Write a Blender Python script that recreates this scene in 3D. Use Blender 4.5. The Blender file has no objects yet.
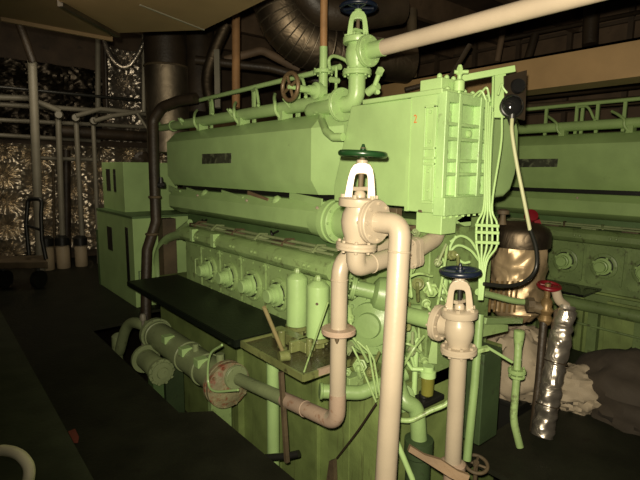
import bpy, bmesh, math, random
from mathutils import Vector, Matrix, noise
random.seed(7)
V = Vector
PI = math.pi
COL = bpy.context.scene.collection

# ------------------------------------------------------------------ camera
F = 480.0
HEAD = math.radians(39.5)
PITCH = math.radians(8.3)
ROLL = math.radians(0.5)
CAM = V((0, 0, 1.6))
fw = V((math.sin(HEAD) * math.cos(PITCH), math.cos(HEAD) * math.cos(PITCH), -math.sin(PITCH)))
rt = V((math.cos(HEAD), -math.sin(HEAD), 0))
up = rt.cross(fw)
r2 = rt * math.cos(ROLL) + up * math.sin(ROLL)
u2 = -rt * math.sin(ROLL) + up * math.cos(ROLL)
cd = bpy.data.cameras.new('camera')
cd.sensor_width = 36
cd.lens = F / 640 * 36
cd.clip_start = 0.05
cam = bpy.data.objects.new('camera', cd)
COL.objects.link(cam)
cam.matrix_world = Matrix(((r2.x, u2.x, -fw.x, CAM.x), (r2.y, u2.y, -fw.y, CAM.y), (r2.z, u2.z, -fw.z, CAM.z), (0, 0, 0, 1)))
bpy.context.scene.camera = cam


def ray(px, py):
    return fw + r2 * ((px - 320) / F) - u2 * ((py - 240) / F)


def onx(px, py, X):
    d = ray(px, py)
    return CAM + d * (X / d.x)


def ony(px, py, Y):
    d = ray(px, py)
    return CAM + d * (Y / d.y)


def onz(px, py, Z):
    d = ray(px, py)
    return CAM + d * ((Z - 1.6) / d.z)


def ond(px, py, D):
    return CAM + ray(px, py) * D


# ------------------------------------------------------------------ materials
def nodes_of(name):
    m = bpy.data.materials.new(name)
    m.use_nodes = True
    nt = m.node_tree
    b = nt.nodes['Principled BSDF']
    return m, nt, b


def paint(name, base, rough=0.4, var=0.25, dirt=0.0, dirt_col=(0.05, 0.035, 0.02), dscale=9.0, bump=0.15, metal=0.0, streak=False, bscale=40.0, spec=0.5):
    m, nt, b = nodes_of(name)
    N, L = nt.nodes, nt.links
    tc = N.new('ShaderNodeTexCoord')
    mp = N.new('ShaderNodeMapping')
    L.new(tc.outputs['Object'], mp.inputs['Vector'])
    n1 = N.new('ShaderNodeTexNoise'); n1.inputs['Scale'].default_value = 4.0; n1.inputs['Detail'].default_value = 6
    L.new(mp.outputs[0], n1.inputs['Vector'])
    cr = N.new('ShaderNodeValToRGB')
    cr.color_ramp.elements[0].position = 0.3; cr.color_ramp.elements[1].position = 0.7
    cr.color_ramp.elements[0].color = (*[c * (1 - var) for c in base], 1)
    cr.color_ramp.elements[1].color = (*[min(1, c * (1 + var * 0.6)) for c in base], 1)
    L.new(n1.outputs['Fac'], cr.inputs['Fac'])
    col = cr.outputs['Color']
    if dirt > 0:
        mp2 = N.new('ShaderNodeMapping')
        L.new(tc.outputs['Object'], mp2.inputs['Vector'])
        if streak:
            mp2.inputs['Scale'].default_value = (3, 3, 0.25)
        n2 = N.new('ShaderNodeTexNoise'); n2.inputs['Scale'].default_value = dscale; n2.inputs['Detail'].default_value = 8; n2.inputs['Roughness'].default_value = 0.65
        L.new(mp2.outputs[0], n2.inputs['Vector'])
        c2 = N.new('ShaderNodeValToRGB')
        t = 0.72 - dirt * 0.35
        c2.color_ramp.elements[0].position = t; c2.color_ramp.elements[1].position = min(1, t + 0.12)
        c2.color_ramp.elements[0].color = (0, 0, 0, 1); c2.color_ramp.elements[1].color = (0.85, 0.85, 0.85, 1)
        L.new(n2.outputs['Fac'], c2.inputs['Fac'])
        mx = N.new('ShaderNodeMix'); mx.data_type = 'RGBA'
        L.new(c2.outputs['Color'], mx.inputs[0])
        L.new(col, mx.inputs[6]); mx.inputs[7].default_value = (*dirt_col, 1)
        col = mx.outputs[2]
    L.new(col, b.inputs['Base Color'])
    b.inputs['Roughness'].default_value = rough
    b.inputs['Metallic'].default_value = metal
    b.inputs['Specular IOR Level'].default_value = spec
    if bump:
        n3 = N.new('ShaderNodeTexNoise'); n3.inputs['Scale'].default_value = bscale; n3.inputs['Detail'].default_value = 4
        L.new(tc.outputs['Object'], n3.inputs['Vector'])
        bp = N.new('ShaderNodeBump'); bp.inputs['Strength'].default_value = bump; bp.inputs['Distance'].default_value = 0.01
        L.new(n3.outputs['Fac'], bp.inputs['Height'])
        L.new(bp.outputs[0], b.inputs['Normal'])
    return m


def foil_mat(name, col, rough=0.22, scale=9.0, strength=0.9, dirt=0.3, dark=(0.03, 0.025, 0.02), metal=1.0):
    m, nt, b = nodes_of(name)
    N, L = nt.nodes, nt.links
    tc = N.new('ShaderNodeTexCoord')
    nz = N.new('ShaderNodeTexNoise'); nz.inputs['Scale'].default_value = scale; nz.inputs['Detail'].default_value = 2.2; nz.inputs['Distortion'].default_value = 1.2
    L.new(tc.outputs['Object'], nz.inputs['Vector'])
    sb = N.new('ShaderNodeMath'); sb.operation = 'SUBTRACT'; sb.inputs[1].default_value = 0.5
    L.new(nz.outputs['Fac'], sb.inputs[0])
    ad = N.new('ShaderNodeMath'); ad.operation = 'ABSOLUTE'
    L.new(sb.outputs[0], ad.inputs[0])
    bp = N.new('ShaderNodeBump'); bp.inputs['Strength'].default_value = strength; bp.inputs['Distance'].default_value = 0.05
    L.new(ad.outputs[0], bp.inputs['Height'])
    L.new(bp.outputs[0], b.inputs['Normal'])
    cr = N.new('ShaderNodeValToRGB')
    cr.color_ramp.elements[0].position = 0.5 - dirt * 0.4 + 0.02; cr.color_ramp.elements[1].position = 0.62
    cr.color_ramp.elements[0].color = (*col, 1); cr.color_ramp.elements[1].color = (*[c * (1 - dirt) + k * dirt for c, k in zip(col, dark)], 1)
    n4 = N.new('ShaderNodeTexNoise'); n4.inputs['Scale'].default_value = 3.0; n4.inputs['Detail'].default_value = 6
    L.new(tc.outputs['Object'], n4.inputs['Vector'])
    L.new(n4.outputs['Fac'], cr.inputs['Fac'])
    L.new(cr.outputs['Color'], b.inputs['Base Color'])
    b.inputs['Metallic'].default_value = metal
    b.inputs['Roughness'].default_value = rough
    return m


G = paint('engine_green_paint', (0.345, 0.51, 0.205), 0.34, 0.12, 0.10, (0.12, 0.15, 0.06), 9, 0.10)
GD = paint('grimy_green_paint', (0.27, 0.39, 0.15), 0.42, 0.22, 0.45, (0.07, 0.07, 0.03), 13, 0.25)
GF = paint('dark_green_paint', (0.09, 0.16, 0.055), 0.5, 0.2, 0.2, (0.03, 0.035, 0.015), 8, 0.1)
GP = paint('mid_pump_green', (0.20, 0.30, 0.115), 0.38, 0.2, 0.3, (0.08, 0.09, 0.035), 12, 0.15)
GFD = paint('grimed_shaded_green', (0.035, 0.06, 0.022), 0.55, 0.3, 0.4, (0.015, 0.012, 0.008), 9, 0.2)
GC = paint('cabinet_green_paint', (0.35, 0.52, 0.20), 0.5, 0.12, 0.1, (0.05, 0.06, 0.03), 8, 0.05)
GS = paint('streaked_green_paint', (0.19, 0.255, 0.08), 0.5, 0.35, 0.36, (0.07, 0.06, 0.025), 5, 0.15, streak=True)
GG = paint('grey_green_paint', (0.22, 0.27, 0.13), 0.45, 0.2, 0.35, (0.07, 0.06, 0.035), 14, 0.15)
CR = paint('cream_pipe_paint', (0.37, 0.308, 0.225), 0.32, 0.10, 0.14, (0.25, 0.14, 0.07), 16, 0.08)
CRO = paint('brightened_cream_paint', (0.52, 0.425, 0.315), 0.4, 0.10, 0.1, (0.3, 0.2, 0.12), 12, 0.08)  # cream paint lightened to stand in for stronger light on the overhead pipe
CRD = paint('stained_cream_paint', (0.36, 0.265, 0.195), 0.42, 0.15, 0.42, (0.20, 0.09, 0.045), 22, 0.12)
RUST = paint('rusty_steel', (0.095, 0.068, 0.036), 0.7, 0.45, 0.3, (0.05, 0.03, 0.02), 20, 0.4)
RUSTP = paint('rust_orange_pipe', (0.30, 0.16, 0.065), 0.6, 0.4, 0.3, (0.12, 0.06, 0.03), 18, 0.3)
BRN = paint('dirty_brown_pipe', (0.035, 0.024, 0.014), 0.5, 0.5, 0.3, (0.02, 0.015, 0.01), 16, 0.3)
RED = paint('flaked_red_paint', (0.26, 0.24, 0.13), 0.6, 0.5, 0.66, (0.20, 0.03, 0.015), 13, 0.6)
REDW = paint('red_wheel_paint', (0.14, 0.006, 0.010), 0.4, 0.2, 0.1, (0.1, 0.02, 0.01), 20, 0.05)
BLU = paint('blue_black_paint', (0.006, 0.010, 0.022), 0.35, 0.3, 0.2, (0.2, 0.15, 0.12), 30, 0.08)
WGR = paint('dark_green_wheel_paint', (0.009, 0.036, 0.010), 0.3, 0.2, 0.05, (0.02, 0.03, 0.02), 20, 0.05)
BRZ = paint('brown_wheel_bronze', (0.15, 0.10, 0.05), 0.4, 0.3, 0.2, (0.06, 0.04, 0.02), 20, 0.15, metal=0.3)
BLK = paint('black_metal', (0.012, 0.012, 0.010), 0.4, 0.2, 0.0, bump=0.05)
BLKG = paint('black_gloss', (0.01, 0.01, 0.01), 0.12, 0.1, 0.0, bump=0.0)
SHF = paint('shelf_dark_green', (0.006, 0.009, 0.005), 0.45, 0.3, 0.2, (0.012, 0.012, 0.008), 10, 0.2, spec=0.25)
FLR = paint('floor_plate_green', (0.016, 0.017, 0.010), 0.55, 0.35, 0.3, (0.012, 0.010, 0.006), 6, 0.25, spec=0.2)
FLR2 = paint('floor_plate_light_green', (0.05, 0.06, 0.034), 0.55, 0.3, 0.2, (0.012, 0.012, 0.007), 8, 0.2, spec=0.2)
BILGE = paint('bilge_grime', (0.03, 0.024, 0.015), 0.5, 0.4, 0.3, (0.05, 0.02, 0.012), 6, 0.4)
TAN = paint('tan_ceiling_paint', (0.22, 0.145, 0.072), 0.55, 0.12, 0.08, (0.2, 0.14, 0.06), 6, 0.05)
TANB = paint('tan_girder_paint', (0.29, 0.185, 0.08), 0.6, 0.15, 0.15, (0.2, 0.11, 0.05), 7, 0.1)
WALLD = paint('dark_brown_wall', (0.075, 0.05, 0.03), 0.7, 0.35, 0.3, (0.02, 0.015, 0.01), 5, 0.3)
WALLB = paint('brown_panel_wall', (0.13, 0.085, 0.05), 0.7, 0.3, 0.25, (0.06, 0.04, 0.025), 4, 0.2)
GREYP = paint('grey_pipe_paint', (0.20, 0.185, 0.14), 0.5, 0.15, 0.15, (0.1, 0.09, 0.06), 12, 0.1)
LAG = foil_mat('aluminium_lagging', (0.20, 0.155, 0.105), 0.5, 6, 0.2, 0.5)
LAGD = foil_mat('dull_lagging', (0.34, 0.28, 0.20), 0.55, 5, 0.15, 0.5)
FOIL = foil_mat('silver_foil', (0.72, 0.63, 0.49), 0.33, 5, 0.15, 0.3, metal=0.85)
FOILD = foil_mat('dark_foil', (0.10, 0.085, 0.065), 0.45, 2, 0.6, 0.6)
GOLD = foil_mat('brown_foil', (0.55, 0.41, 0.24), 0.42, 4, 0.3, 0.35, (0.12, 0.07, 0.035), metal=0.6)
SILV = foil_mat('wrapped_foil', (0.55, 0.49, 0.41), 0.3, 8, 0.35, 0.4, metal=0.85)
SACK = paint('white_sack_cloth', (0.33, 0.27, 0.19), 0.8, 0.15, 0.08, (0.3, 0.25, 0.18), 6, 0.3, bscale=14)
CANV = paint('brown_canvas', (0.04, 0.03, 0.02), 0.85, 0.25, 0.2, (0.07, 0.05, 0.03), 6, 0.4, bscale=16)
WOOD = paint('splintered_wood', (0.19, 0.125, 0.07), 0.7, 0.3, 0.25, (0.12, 0.07, 0.03), 14, 0.3)
LEV = paint('dirty_lever_wood', (0.24, 0.20, 0.09), 0.6, 0.35, 0.35, (0.10, 0.07, 0.03), 20, 0.2)
TRAYG = paint('oily_tray_green', (0.16, 0.18, 0.065), 0.3, 0.4, 0.5, (0.03, 0.025, 0.012), 14, 0.3)
AMB = paint('amber_bowl', (0.16, 0.155, 0.03), 0.15, 0.2, 0.2, (0.10, 0.09, 0.02), 20, 0.0)
HOOPM = paint('cream_yellow_paint', (0.85, 0.82, 0.58), 0.5, 0.08, 0.15, (0.4, 0.2, 0.14), 30, 0.1)
WIREW = paint('pale_cable_sheath', (0.42, 0.43, 0.25), 0.5, 0.05, 0.0, bump=0.0)
NUM = paint('orange_number_paint', (0.62, 0.16, 0.03), 0.5, 0.1, 0.0, bump=0.0)
PLATEM = paint('worn_nameplate', (0.05, 0.055, 0.035), 0.35, 0.6, 0.62, (0.15, 0.17, 0.10), 18, 0.1)
BRASS = paint('dull_brass', (0.20, 0.13, 0.055), 0.4, 0.3, 0.3, (0.08, 0.05, 0.02), 20, 0.2, metal=0.4)
PINK = paint('faded_red_scrap', (0.16, 0.035, 0.02), 0.8, 0.2, 0.0, bump=0.1)
MIRR = paint('tarnished_plate', (0.10, 0.075, 0.05), 0.3, 0.4, 0.3, (0.02, 0.015, 0.01), 12, 0.1, metal=0.6)


# ------------------------------------------------------------------ mesh builder
def frame_of(ax):
    ax = V(ax).normalized()
    a = V((0, 0, 1)) if abs(ax.z) < 0.9 else V((1, 0, 0))
    e1 = ax.cross(a).normalized()
    return ax, e1, ax.cross(e1).normalized()


def fillet(pts, R, k=6):
    pts = [V(p) for p in pts]
    out = [pts[0]]
    for i in range(1, len(pts) - 1):
        a, b, c = pts[i - 1], pts[i], pts[i + 1]
        u, w = (a - b), (c - b)
        lu, lw = u.length, w.length
        if lu < 1e-6 or lw < 1e-6:
            continue
        u.normalize(); w.normalize()
        ang = u.angle(w)
        if ang > PI - 0.05:
            out.append(b); continue
        t = min(R / math.tan(ang / 2), lu * 0.49, lw * 0.49)
        p0, p1 = b + u * t, b + w * t
        for j in range(k + 1):
            s = j / k
            out.append(p0 * (1 - s) ** 2 + b * 2 * s * (1 - s) + p1 * s ** 2)
    out.append(pts[-1])
    return out


def curve(pts, n=8):
    pts = [V(p) for p in pts]
    out = []
    P = [pts[0] * 2 - pts[1]] + pts + [pts[-1] * 2 - pts[-2]]
    for i in range(1, len(P) - 2):
        for j in range(n):
            t = j / n
            a, b, c, d = P[i - 1], P[i], P[i + 1], P[i + 2]
            out.append(0.5 * ((2 * b) + (c - a) * t + (2 * a - 5 * b + 4 * c - d) * t * t + (3 * b - a - 3 * c + d) * t ** 3))
    out.append(pts[-1])
    return out


class MB:
    def __init__(s):
        s.bm = bmesh.new()

    def box(s, lo, hi):
        lo, hi = V(lo), V(hi)
        v = [s.bm.verts.new((x, y, z)) for x in (lo.x, hi.x) for y in (lo.y, hi.y) for z in (lo.z, hi.z)]
        for f in ((0, 1, 3, 2), (4, 6, 7, 5), (0, 4, 5, 1), (2, 3, 7, 6), (0, 2, 6, 4), (1, 5, 7, 3)):
            s.bm.faces.new([v[i] for i in f])
        return s

    def bar(s, p0, p1, w, h, upv=(0, 0, 1)):
        p0, p1 = V(p0), V(p1)
        d = (p1 - p0).normalized()
        sd = d.cross(V(upv))
        if sd.length < 1e-4:
            sd = d.cross(V((1, 0, 0)))
        sd.normalize(); uu = sd.cross(d).normalized()
        v = []
        for p in (p0, p1):
            for a, b in ((-1, -1), (1, -1), (1, 1), (-1, 1)):
                v.append(s.bm.verts.new(p + sd * (a * w / 2) + uu * (b * h / 2)))
        for f in ((0, 3, 2, 1), (4, 5, 6, 7), (0, 1, 5, 4), (1, 2, 6, 5), (2, 3, 7, 6), (3, 0, 4, 7)):
            s.bm.faces.new([v[i] for i in f])
        return s

    def lathe(s, o, ax, prof, n=28, cap0=True, cap1=True):
        o = V(o)
        ax, e1, e2 = frame_of(ax)
        rings = []
        for r, h in prof:
            rings.append([s.bm.verts.new(o + ax * h + (e1 * math.cos(2 * PI * i / n) + e2 * math.sin(2 * PI * i / n)) * max(r, 1e-4)) for i in range(n)])
        for a, b in zip(rings, rings[1:]):
            for i in range(n):
                s.bm.faces.new((a[i], a[(i + 1) % n], b[(i + 1) % n], b[i]))
        if cap0: s.bm.faces.new(rings[0][::-1])
        if cap1: s.bm.faces.new(rings[-1])
        return s

    def cyl(s, p0, p1, r, r1=None, n=24):
        p0, p1 = V(p0), V(p1)
        d = p1 - p0
        return s.lathe(p0, d, [(r, 0), (r if r1 is None else r1, d.length)], n)

    def tube(s, pts, r, n=12, R=None, closed=False):
        pts = [V(p) for p in pts]
        if R: pts = fillet(pts, R)
        m = len(pts)
        rad = r if isinstance(r, (list, tuple)) else [r] * m
        tg = []
        for i in range(m):
            a = pts[(i - 1) % m] if (closed or i > 0) else pts[0]
            b = pts[(i + 1) % m] if (closed or i < m - 1) else pts[-1]
            tg.append((b - a).normalized())
        _, e1, e2 = frame_of(tg[0])
        rings = []
        for i in range(m):
            if i:
                q = tg[i - 1].rotation_difference(tg[i])
                e1 = q @ e1
                e1 = (e1 - tg[i] * e1.dot(tg[i])).normalized()
            e2 = tg[i].cross(e1)
            rings.append([s.bm.verts.new(pts[i] + (e1 * math.cos(2 * PI * k / n) + e2 * math.sin(2 * PI * k / n)) * rad[i]) for k in range(n)])
        rr = range(m) if closed else range(m - 1)
        for i in rr:
            a, b = rings[i], rings[(i + 1) % m]
            for k in range(n):
                s.bm.faces.new((a[k], a[(k + 1) % n], b[(k + 1) % n], b[k]))
        if not closed:
            s.bm.faces.new(rings[0][::-1]); s.bm.faces.new(rings[-1])
        return s

    def torus(s, c, ax, R, r, n=32, k=10):
        ax, e1, e2 = frame_of(ax)
        return s.tube([V(c) + (e1 * math.cos(2 * PI * i / n) + e2 * math.sin(2 * PI * i / n)) * R for i in range(n)], r, k, closed=True)

    def poly(s, pts, ext):
        ext = V(ext)
        a = [s.bm.verts.new(V(p)) for p in pts]
        b = [s.bm.verts.new(V(p) + ext) for p in pts]
        s.bm.faces.new(a[::-1]); s.bm.faces.new(b)
        n = len(pts)
        for i in range(n):
            s.bm.faces.new((a[i], a[(i + 1) % n], b[(i + 1) % n], b[i]))
        return s

    def strip(s, A, B, ext):
        """closed band between two polylines A (outer) and B (inner), extruded by ext"""
        ext = V(ext)
        q = [[s.bm.verts.new(V(p) + o) for p in P] for P in (A, B) for o in (V((0, 0, 0)), ext)]
        a0, a1, b0, b1 = q
        for i in range(len(a0) - 1):
            for x, y in ((a0, b0), (b0, b1), (b1, a1), (a1, a0)):
                s.bm.faces.new((x[i], x[i + 1], y[i + 1], y[i]))
        s.bm.faces.new((a0[0], b0[0], b1[0], a1[0])); s.bm.faces.new((a0[-1], a1[-1], b1[-1], b0[-1]))
        return s

    def bolts(s, c, ax, R, n, r=0.008, h=0.01, ph=0.0):
        ax, e1, e2 = frame_of(ax)
        for i in range(n):
            a = 2 * PI * i / n + ph
            p = V(c) + (e1 * math.cos(a) + e2 * math.sin(a)) * R
            s.lathe(p, ax, [(r, 0), (r, h)], 6)
        return s

    def flange(s, c, ax, R, t=0.018, nb=8):
        c = V(c); a = V(ax).normalized()
        s.lathe(c - a * t, a, [(R - 0.004, 0), (R, 0.004), (R, t - 0.003), (R - 0.003, t - 0.0015), (R - 0.003, t + 0.0015), (R, t + 0.003), (R, 2 * t - 0.004), (R - 0.004, 2 * t)], 32)
        if nb:
            s.bolts(c + a * t, a, R * 0.83, nb, R * 0.085, 0.010)
            s.bolts(c - a * t, -a, R * 0.83, nb, R * 0.085, 0.010)
        return s


ROOTLOC = {}


def obj(name, mb, mat, parent=None, bev=0.0, smooth=True, label=None):
    bm = mb.bm
    bmesh.ops.recalc_face_normals(bm, faces=bm.faces)
    lo = V((1e9,) * 3); hi = V((-1e9,) * 3)
    for v in bm.verts:
        for i in range(3):
            lo[i] = min(lo[i], v.co[i]); hi[i] = max(hi[i], v.co[i])
    c = (lo + hi) / 2
    bmesh.ops.translate(bm, verts=bm.verts, vec=-c)
    me = bpy.data.meshes.new(name)
    bm.to_mesh(me); bm.free()
    me.materials.append(mat)
    if smooth:
        for p in me.polygons: p.use_smooth = True
        me.set_sharp_from_angle(angle=math.radians(38))
    o = bpy.data.objects.new(name, me)
    COL.objects.link(o)
    pl = V((0, 0, 0))
    if parent is not None:
        o.parent = parent
        pl = ROOTLOC[parent.name]
    o.location = c - pl
    ROOTLOC[o.name] = c
    if bev:
        b = o.modifiers.new('bevel', 'BEVEL'); b.width = bev; b.segments = 2; b.limit_method = 'ANGLE'; b.angle_limit = math.radians(40); b.harden_normals = True
    if label: o['label'] = label
    return o


def tag(o, label, cat, group=None, kind=None):
    if label: o['label'] = label
    if cat: o['category'] = cat
    if group: o['group'] = group
    if kind: o['kind'] = kind
    return o


def thing(name, loc, label, cat, group=None):
    o = bpy.data.objects.new(name, None)
    COL.objects.link(o)
    o.empty_display_size = 0.1
    o.location = loc
    ROOTLOC[o.name] = V(loc)
    return tag(o, label, cat, group)


def struct(name, mb, mat, **k):
    o = obj(name, mb, mat, **k)
    o['kind'] = 'structure'
    return o


def kids(o):
    return [c for c in bpy.data.objects if c.parent == o]


def dup(o, off, parent=None):
    """copy of a part or a thing with everything under it, moved by off"""
    c = o.copy(); COL.objects.link(c)
    off = V(off)
    if parent is not None: c.parent = parent
    w = ROOTLOC[o.name] + off
    c.location = w - (ROOTLOC[c.parent.name] if c.parent else V((0, 0, 0)))
    ROOTLOC[c.name] = w
    for k in kids(o):
        dup(k, off, c)
    return c


def wheel(mb, c, ax, R, r, spokes=4, hub=0.018, dish=0.0):
    ax_, e1, e2 = frame_of(ax)
    c = V(c)
    mb.torus(c, ax_, R, r)
    mb.lathe(c - ax_ * (0.012 + dish), ax_, [(hub, 0), (hub * 1.1, 0.01), (hub, 0.028)], 16)
    for i in range(spokes):
        a = 2 * PI * i / spokes + 0.4
        d = e1 * math.cos(a) + e2 * math.sin(a)
        mb.tube([c + d * hub * 0.5 - ax_ * dish, c + d * R * 0.55 - ax_ * dish * 0.6, c + d * R], r * 0.7, 8)
    return mb


def blob(mb, c, size, seed, amp=0.18, fr=2.2, nu=36, nv=20, flat=None):
    c = V(c); rows = []
    for j in range(nv + 1):
        th = PI * j / nv
        row = []
        for i in range(nu):
            ph = 2 * PI * i / nu
            d = V((math.sin(th) * math.cos(ph), math.sin(th) * math.sin(ph), math.cos(th)))
            k = 1 + amp * noise.noise(d * fr + V((seed, seed * 2.1, 0))) + amp * 0.55 * (0.5 - abs(noise.noise(d * fr * 2.4 + V((0, seed, 5)))) * 2)
            p = V((d.x * size[0] * k, d.y * size[1] * k, d.z * size[2] * k))
            if flat is not None: p.z = max(p.z, flat)
            row.append(mb.bm.verts.new(c + p))
        rows.append(row)
    for a, b in zip(rows, rows[1:]):
        for i in range(nu):
            mb.bm.faces.new((a[i], b[i], b[(i + 1) % nu], a[(i + 1) % nu]))
    bmesh.ops.remove_doubles(mb.bm, verts=mb.bm.verts, dist=1e-5)
    return mb


X_, Y_, Z_ = V((1, 0, 0)), V((0, 1, 0)), V((0, 0, 1))

# ================================================================== SETTING
FE = (onz(182, 412, 0).x + onz(121, 360, 0).x) / 2      # plate edge beside the cooler
FN = onz(213, 411, 0)                                    # plate corner where the edge steps toward the engine
FN.x = min(FN.x, 1.53)
FS = (onz(49, 400, 0).x + onz(92, 479, 0).x) / 2         # seam of the raised plate
bilge = struct('floor_bilge', MB().box((-2, -1.5, -1.0), (8.2, 10, -0.9)), BILGE)
struct('floor', MB().poly([(-2, -1.5, 0), (FN.x, -1.5, 0), (FN.x, FN.y, 0), (FE, FN.y + 0.12, 0), (FE, 5.05, 0), (1.74, 5.05, 0), (1.74, 5.3, 0), (5.0, 5.3, 0), (5.0, 10, 0), (-2, 10, 0)], (0, 0, -0.03)), FLR)
struct('floor_raised', MB().poly([(-2, 0.6, 0.002), (FS, 0.6, 0.002), (FS, 6.6, 0.002), (-2, 6.6, 0.002)], (0, 0, 0.012)), FLR2)
struct('floor_right', MB().poly([(2.25, -1.5, 0), (8.1, -1.5, 0), (8.1, 1.42, 0), (2.25, 1.42, 0)], (0, 0, -0.03)), FLR)
struct('floor_front', MB().box((FN.x, -1.5, -0.03), (2.25, 0.95, 0)), FLR)
struct('trim_1', MB().box((FE - 0.03, FN.y + 0.12, -0.09), (FE, 5.05, -0.002)).box((FN.x - 0.03, 0.95, -0.09), (FN.x, FN.y, -0.002)), FLR)
struct('trim_2', MB().box((2.25, 1.42, -0.10), (8.1, 1.45, 0.0)), FLR)
struct('wall_back', MB().box((-2, 9.4, -1.0), (8.2, 9.5, 4.2)), WALLD)
struct('wall_right', MB().box((8.1, -1.5, -1.0), (8.2, 9.5, 4.2)), WALLB)
struct('ceiling', MB().box((-2, -1.5, 4.1), (8.2, 9.5, 4.2)), WALLD)

# tan overhead platform underside, with its folded edges
Zc = 2.62
P1 = [onz(265, 0, Zc), onz(203, 30, Zc), onz(116, 33, Zc)]
ct = MB().poly([P1[0] + V((0, -1.2, 0)), P1[1], P1[2], onz(90, 18, Zc), onz(60, 2, Zc), onz(0, -60, Zc), V((0.3, 0.2, Zc)), V((1.4, -0.6, Zc))], (0, 0, 0.05))
struct('ceiling_platform', ct, TAN)
Zc2 = 2.75
ct2 = MB().poly([onz(112, 38, Zc2), onz(0, 17, Zc2), onz(-60, 0, Zc2), onz(-60, -30, Zc2), onz(80, -10, Zc2)], (0, 0, 0.05))
struct('ceiling_platform_lower', ct2, TAN)
a_, b_ = onz(112, 38, Zc2), onz(0, 17, Zc2)
struct('trim_3', MB().bar(a_ + V((0, 0, 0.02)), b_ + V((0, 0, 0.02)), 0.03, 0.10), TAN)
struct('trim_4', MB().bar(onz(118, 34, Zc), onz(60, 2, Zc), 0.035, 0.05), BRN)
sm = MB().bar(onz(140, 5, Zc - 0.004), onz(204, 30, Zc - 0.004), 0.012, 0.006)
struct('trim_5', sm, GREYP)

# tan deck girder above the second engine
zt, zb = onx(640, 37, 4.2).z, onx(640, 72, 4.2).z
gd = MB().box((4.2, -0.5, zb), (4.24, 9.3, zt)).box((4.2, -0.5, zb - 0.03), (4.5, 9.3, zb)).box((4.2, -0.5, zt - 0.02), (4.5, 9.3, zt))
struct('beam_deck_girder', gd, TANB)

# ribs and seams on the lagged right wall behind
wr = MB()
for k in range(9):
    y = 0.2 + k * 0.85
    wr.box((8.02, y, 0.5), (8.1, y + 0.07, 4.1))
for z in (2.55, 3.15, 3.75):
    wr.box((8.04, -1.5, z), (8.1, 9.4, z + 0.05))
struct('trim_6', wr, WALLD)
# ceiling beams
for k in range(7):
    y = 1.2 + k * 1.15
    struct('beam_ceiling', MB().box((2.4, y, 3.75), (8.1, y + 0.10, 4.1)), WALLB)

# ================================================================== ENGINE ONE
XC, XK = 2.1, 1.95
E = thing('diesel_engine', (2.5, 3.2, -0.9), 'large light green marine diesel engine with ribbed end box and long covers', 'engine')
YN, YF = 2.22, 5.2


def engine_core(E, y0, y1):
    c = MB().box((XC + 0.22, y0, 0.4), (3.1, y1, 1.9))
    return obj('cylinder_block', c, GF, E)


def prof(pts, y0, y1):
    return MB().poly([(x, y0, z) for x, z in pts], (0, y1 - y0, 0))


parts2 = []   # parts the second engine shares
parts2.append(engine_core(E, YN, YF))
ucp = [(XC + 0.10, 1.985), (XC, 1.885), (XC, 1.53), (XC + 0.07, 1.425)]
ym = onx(311, 160, XC).y
ucm = prof(ucp + [(XC + 0.3, 1.425), (XC + 0.3, 1.9), (2.9, 2.0), (2.9, 2.03), (XC + 0.16, 2.0)], ym, YF)
inn = [(XC + 0.20, 1.975), (XC + 0.13, 1.90), (XC + 0.13, 1.50), (XC + 0.16, 1.43)]
A_ = [ucm.bm.verts.new((x, ym, z)) for x, z in ucp + [(XC + 0.3, 1.425), (XC + 0.3, 1.98)]]
B_ = [ucm.bm.verts.new((x, ym - 0.19, z)) for x, z in inn + [(XC + 0.3, 1.43), (XC + 0.3, 1.975)]]
for i in range(6):
    j = (i + 1) % 6
    ucm.bm.faces.new((A_[i], A_[j], B_[j], B_[i]))
ucm.bm.faces.new(B_)
uc = obj('upper_cover', ucm, G, E)
lc = obj('lower_cover', prof([(XC + 0.08, 1.38), (XC, 1.31), (XC, 1.19), (XC + 0.10, 1.125), (XC + 0.3, 1.125), (XC + 0.3, 1.38)], 2.60, YF), G, E, bev=0.006)
parts2 += [uc, lc]
# small screws along both covers
for k in range(3):
    y = 2.6 + k * 0.95
    s_ = obj('screw', MB().lathe((XC + 0.02, y, 1.335), (-1, 0, 0.6), [(0.012, 0), (0.012, 0.012), (0.006, 0.016)], 10), CR, lc)
npl = obj('nameplate', MB().poly([onx(202, 154, XC - 0.004), onx(231, 153, XC - 0.004), onx(231, 163, XC - 0.004), onx(202, 164, XC - 0.004)], (0.012, 0, 0)), PLATEM, E, label='worn dark nameplate')
parts2.append(npl)
# gap between covers: slanting stays
gapm = obj('gap_shade', MB().box((XC + 0.17, YN, 1.36), (XC + 0.21, YF, 1.46)), BLK, E)  # black strip painting in the shade behind the stays
parts2.append(gapm)
for k, (pa, pb, m) in enumerate((((187, 190), (203, 196), G), ((222, 193), (243, 200), G), ((248, 194), (268, 202), WOOD), ((290, 196), (322, 203), G), ((169, 188), (180, 193), G))):
    p, q = onx(*pa, XC + 0.09), onx(*pb, XC + 0.05)
    obj('stay', MB().bar(p, q, 0.012, 0.06), m, E)
for (px, py) in ((205, 194), (277, 201)):
    obj('cap', MB().lathe(onx(px, py, XC + 0.07), (-0.7, 0, 0.5), [(0.045, 0), (0.04, 0.02), (0.02, 0.035)], 18), G, E)

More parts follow.
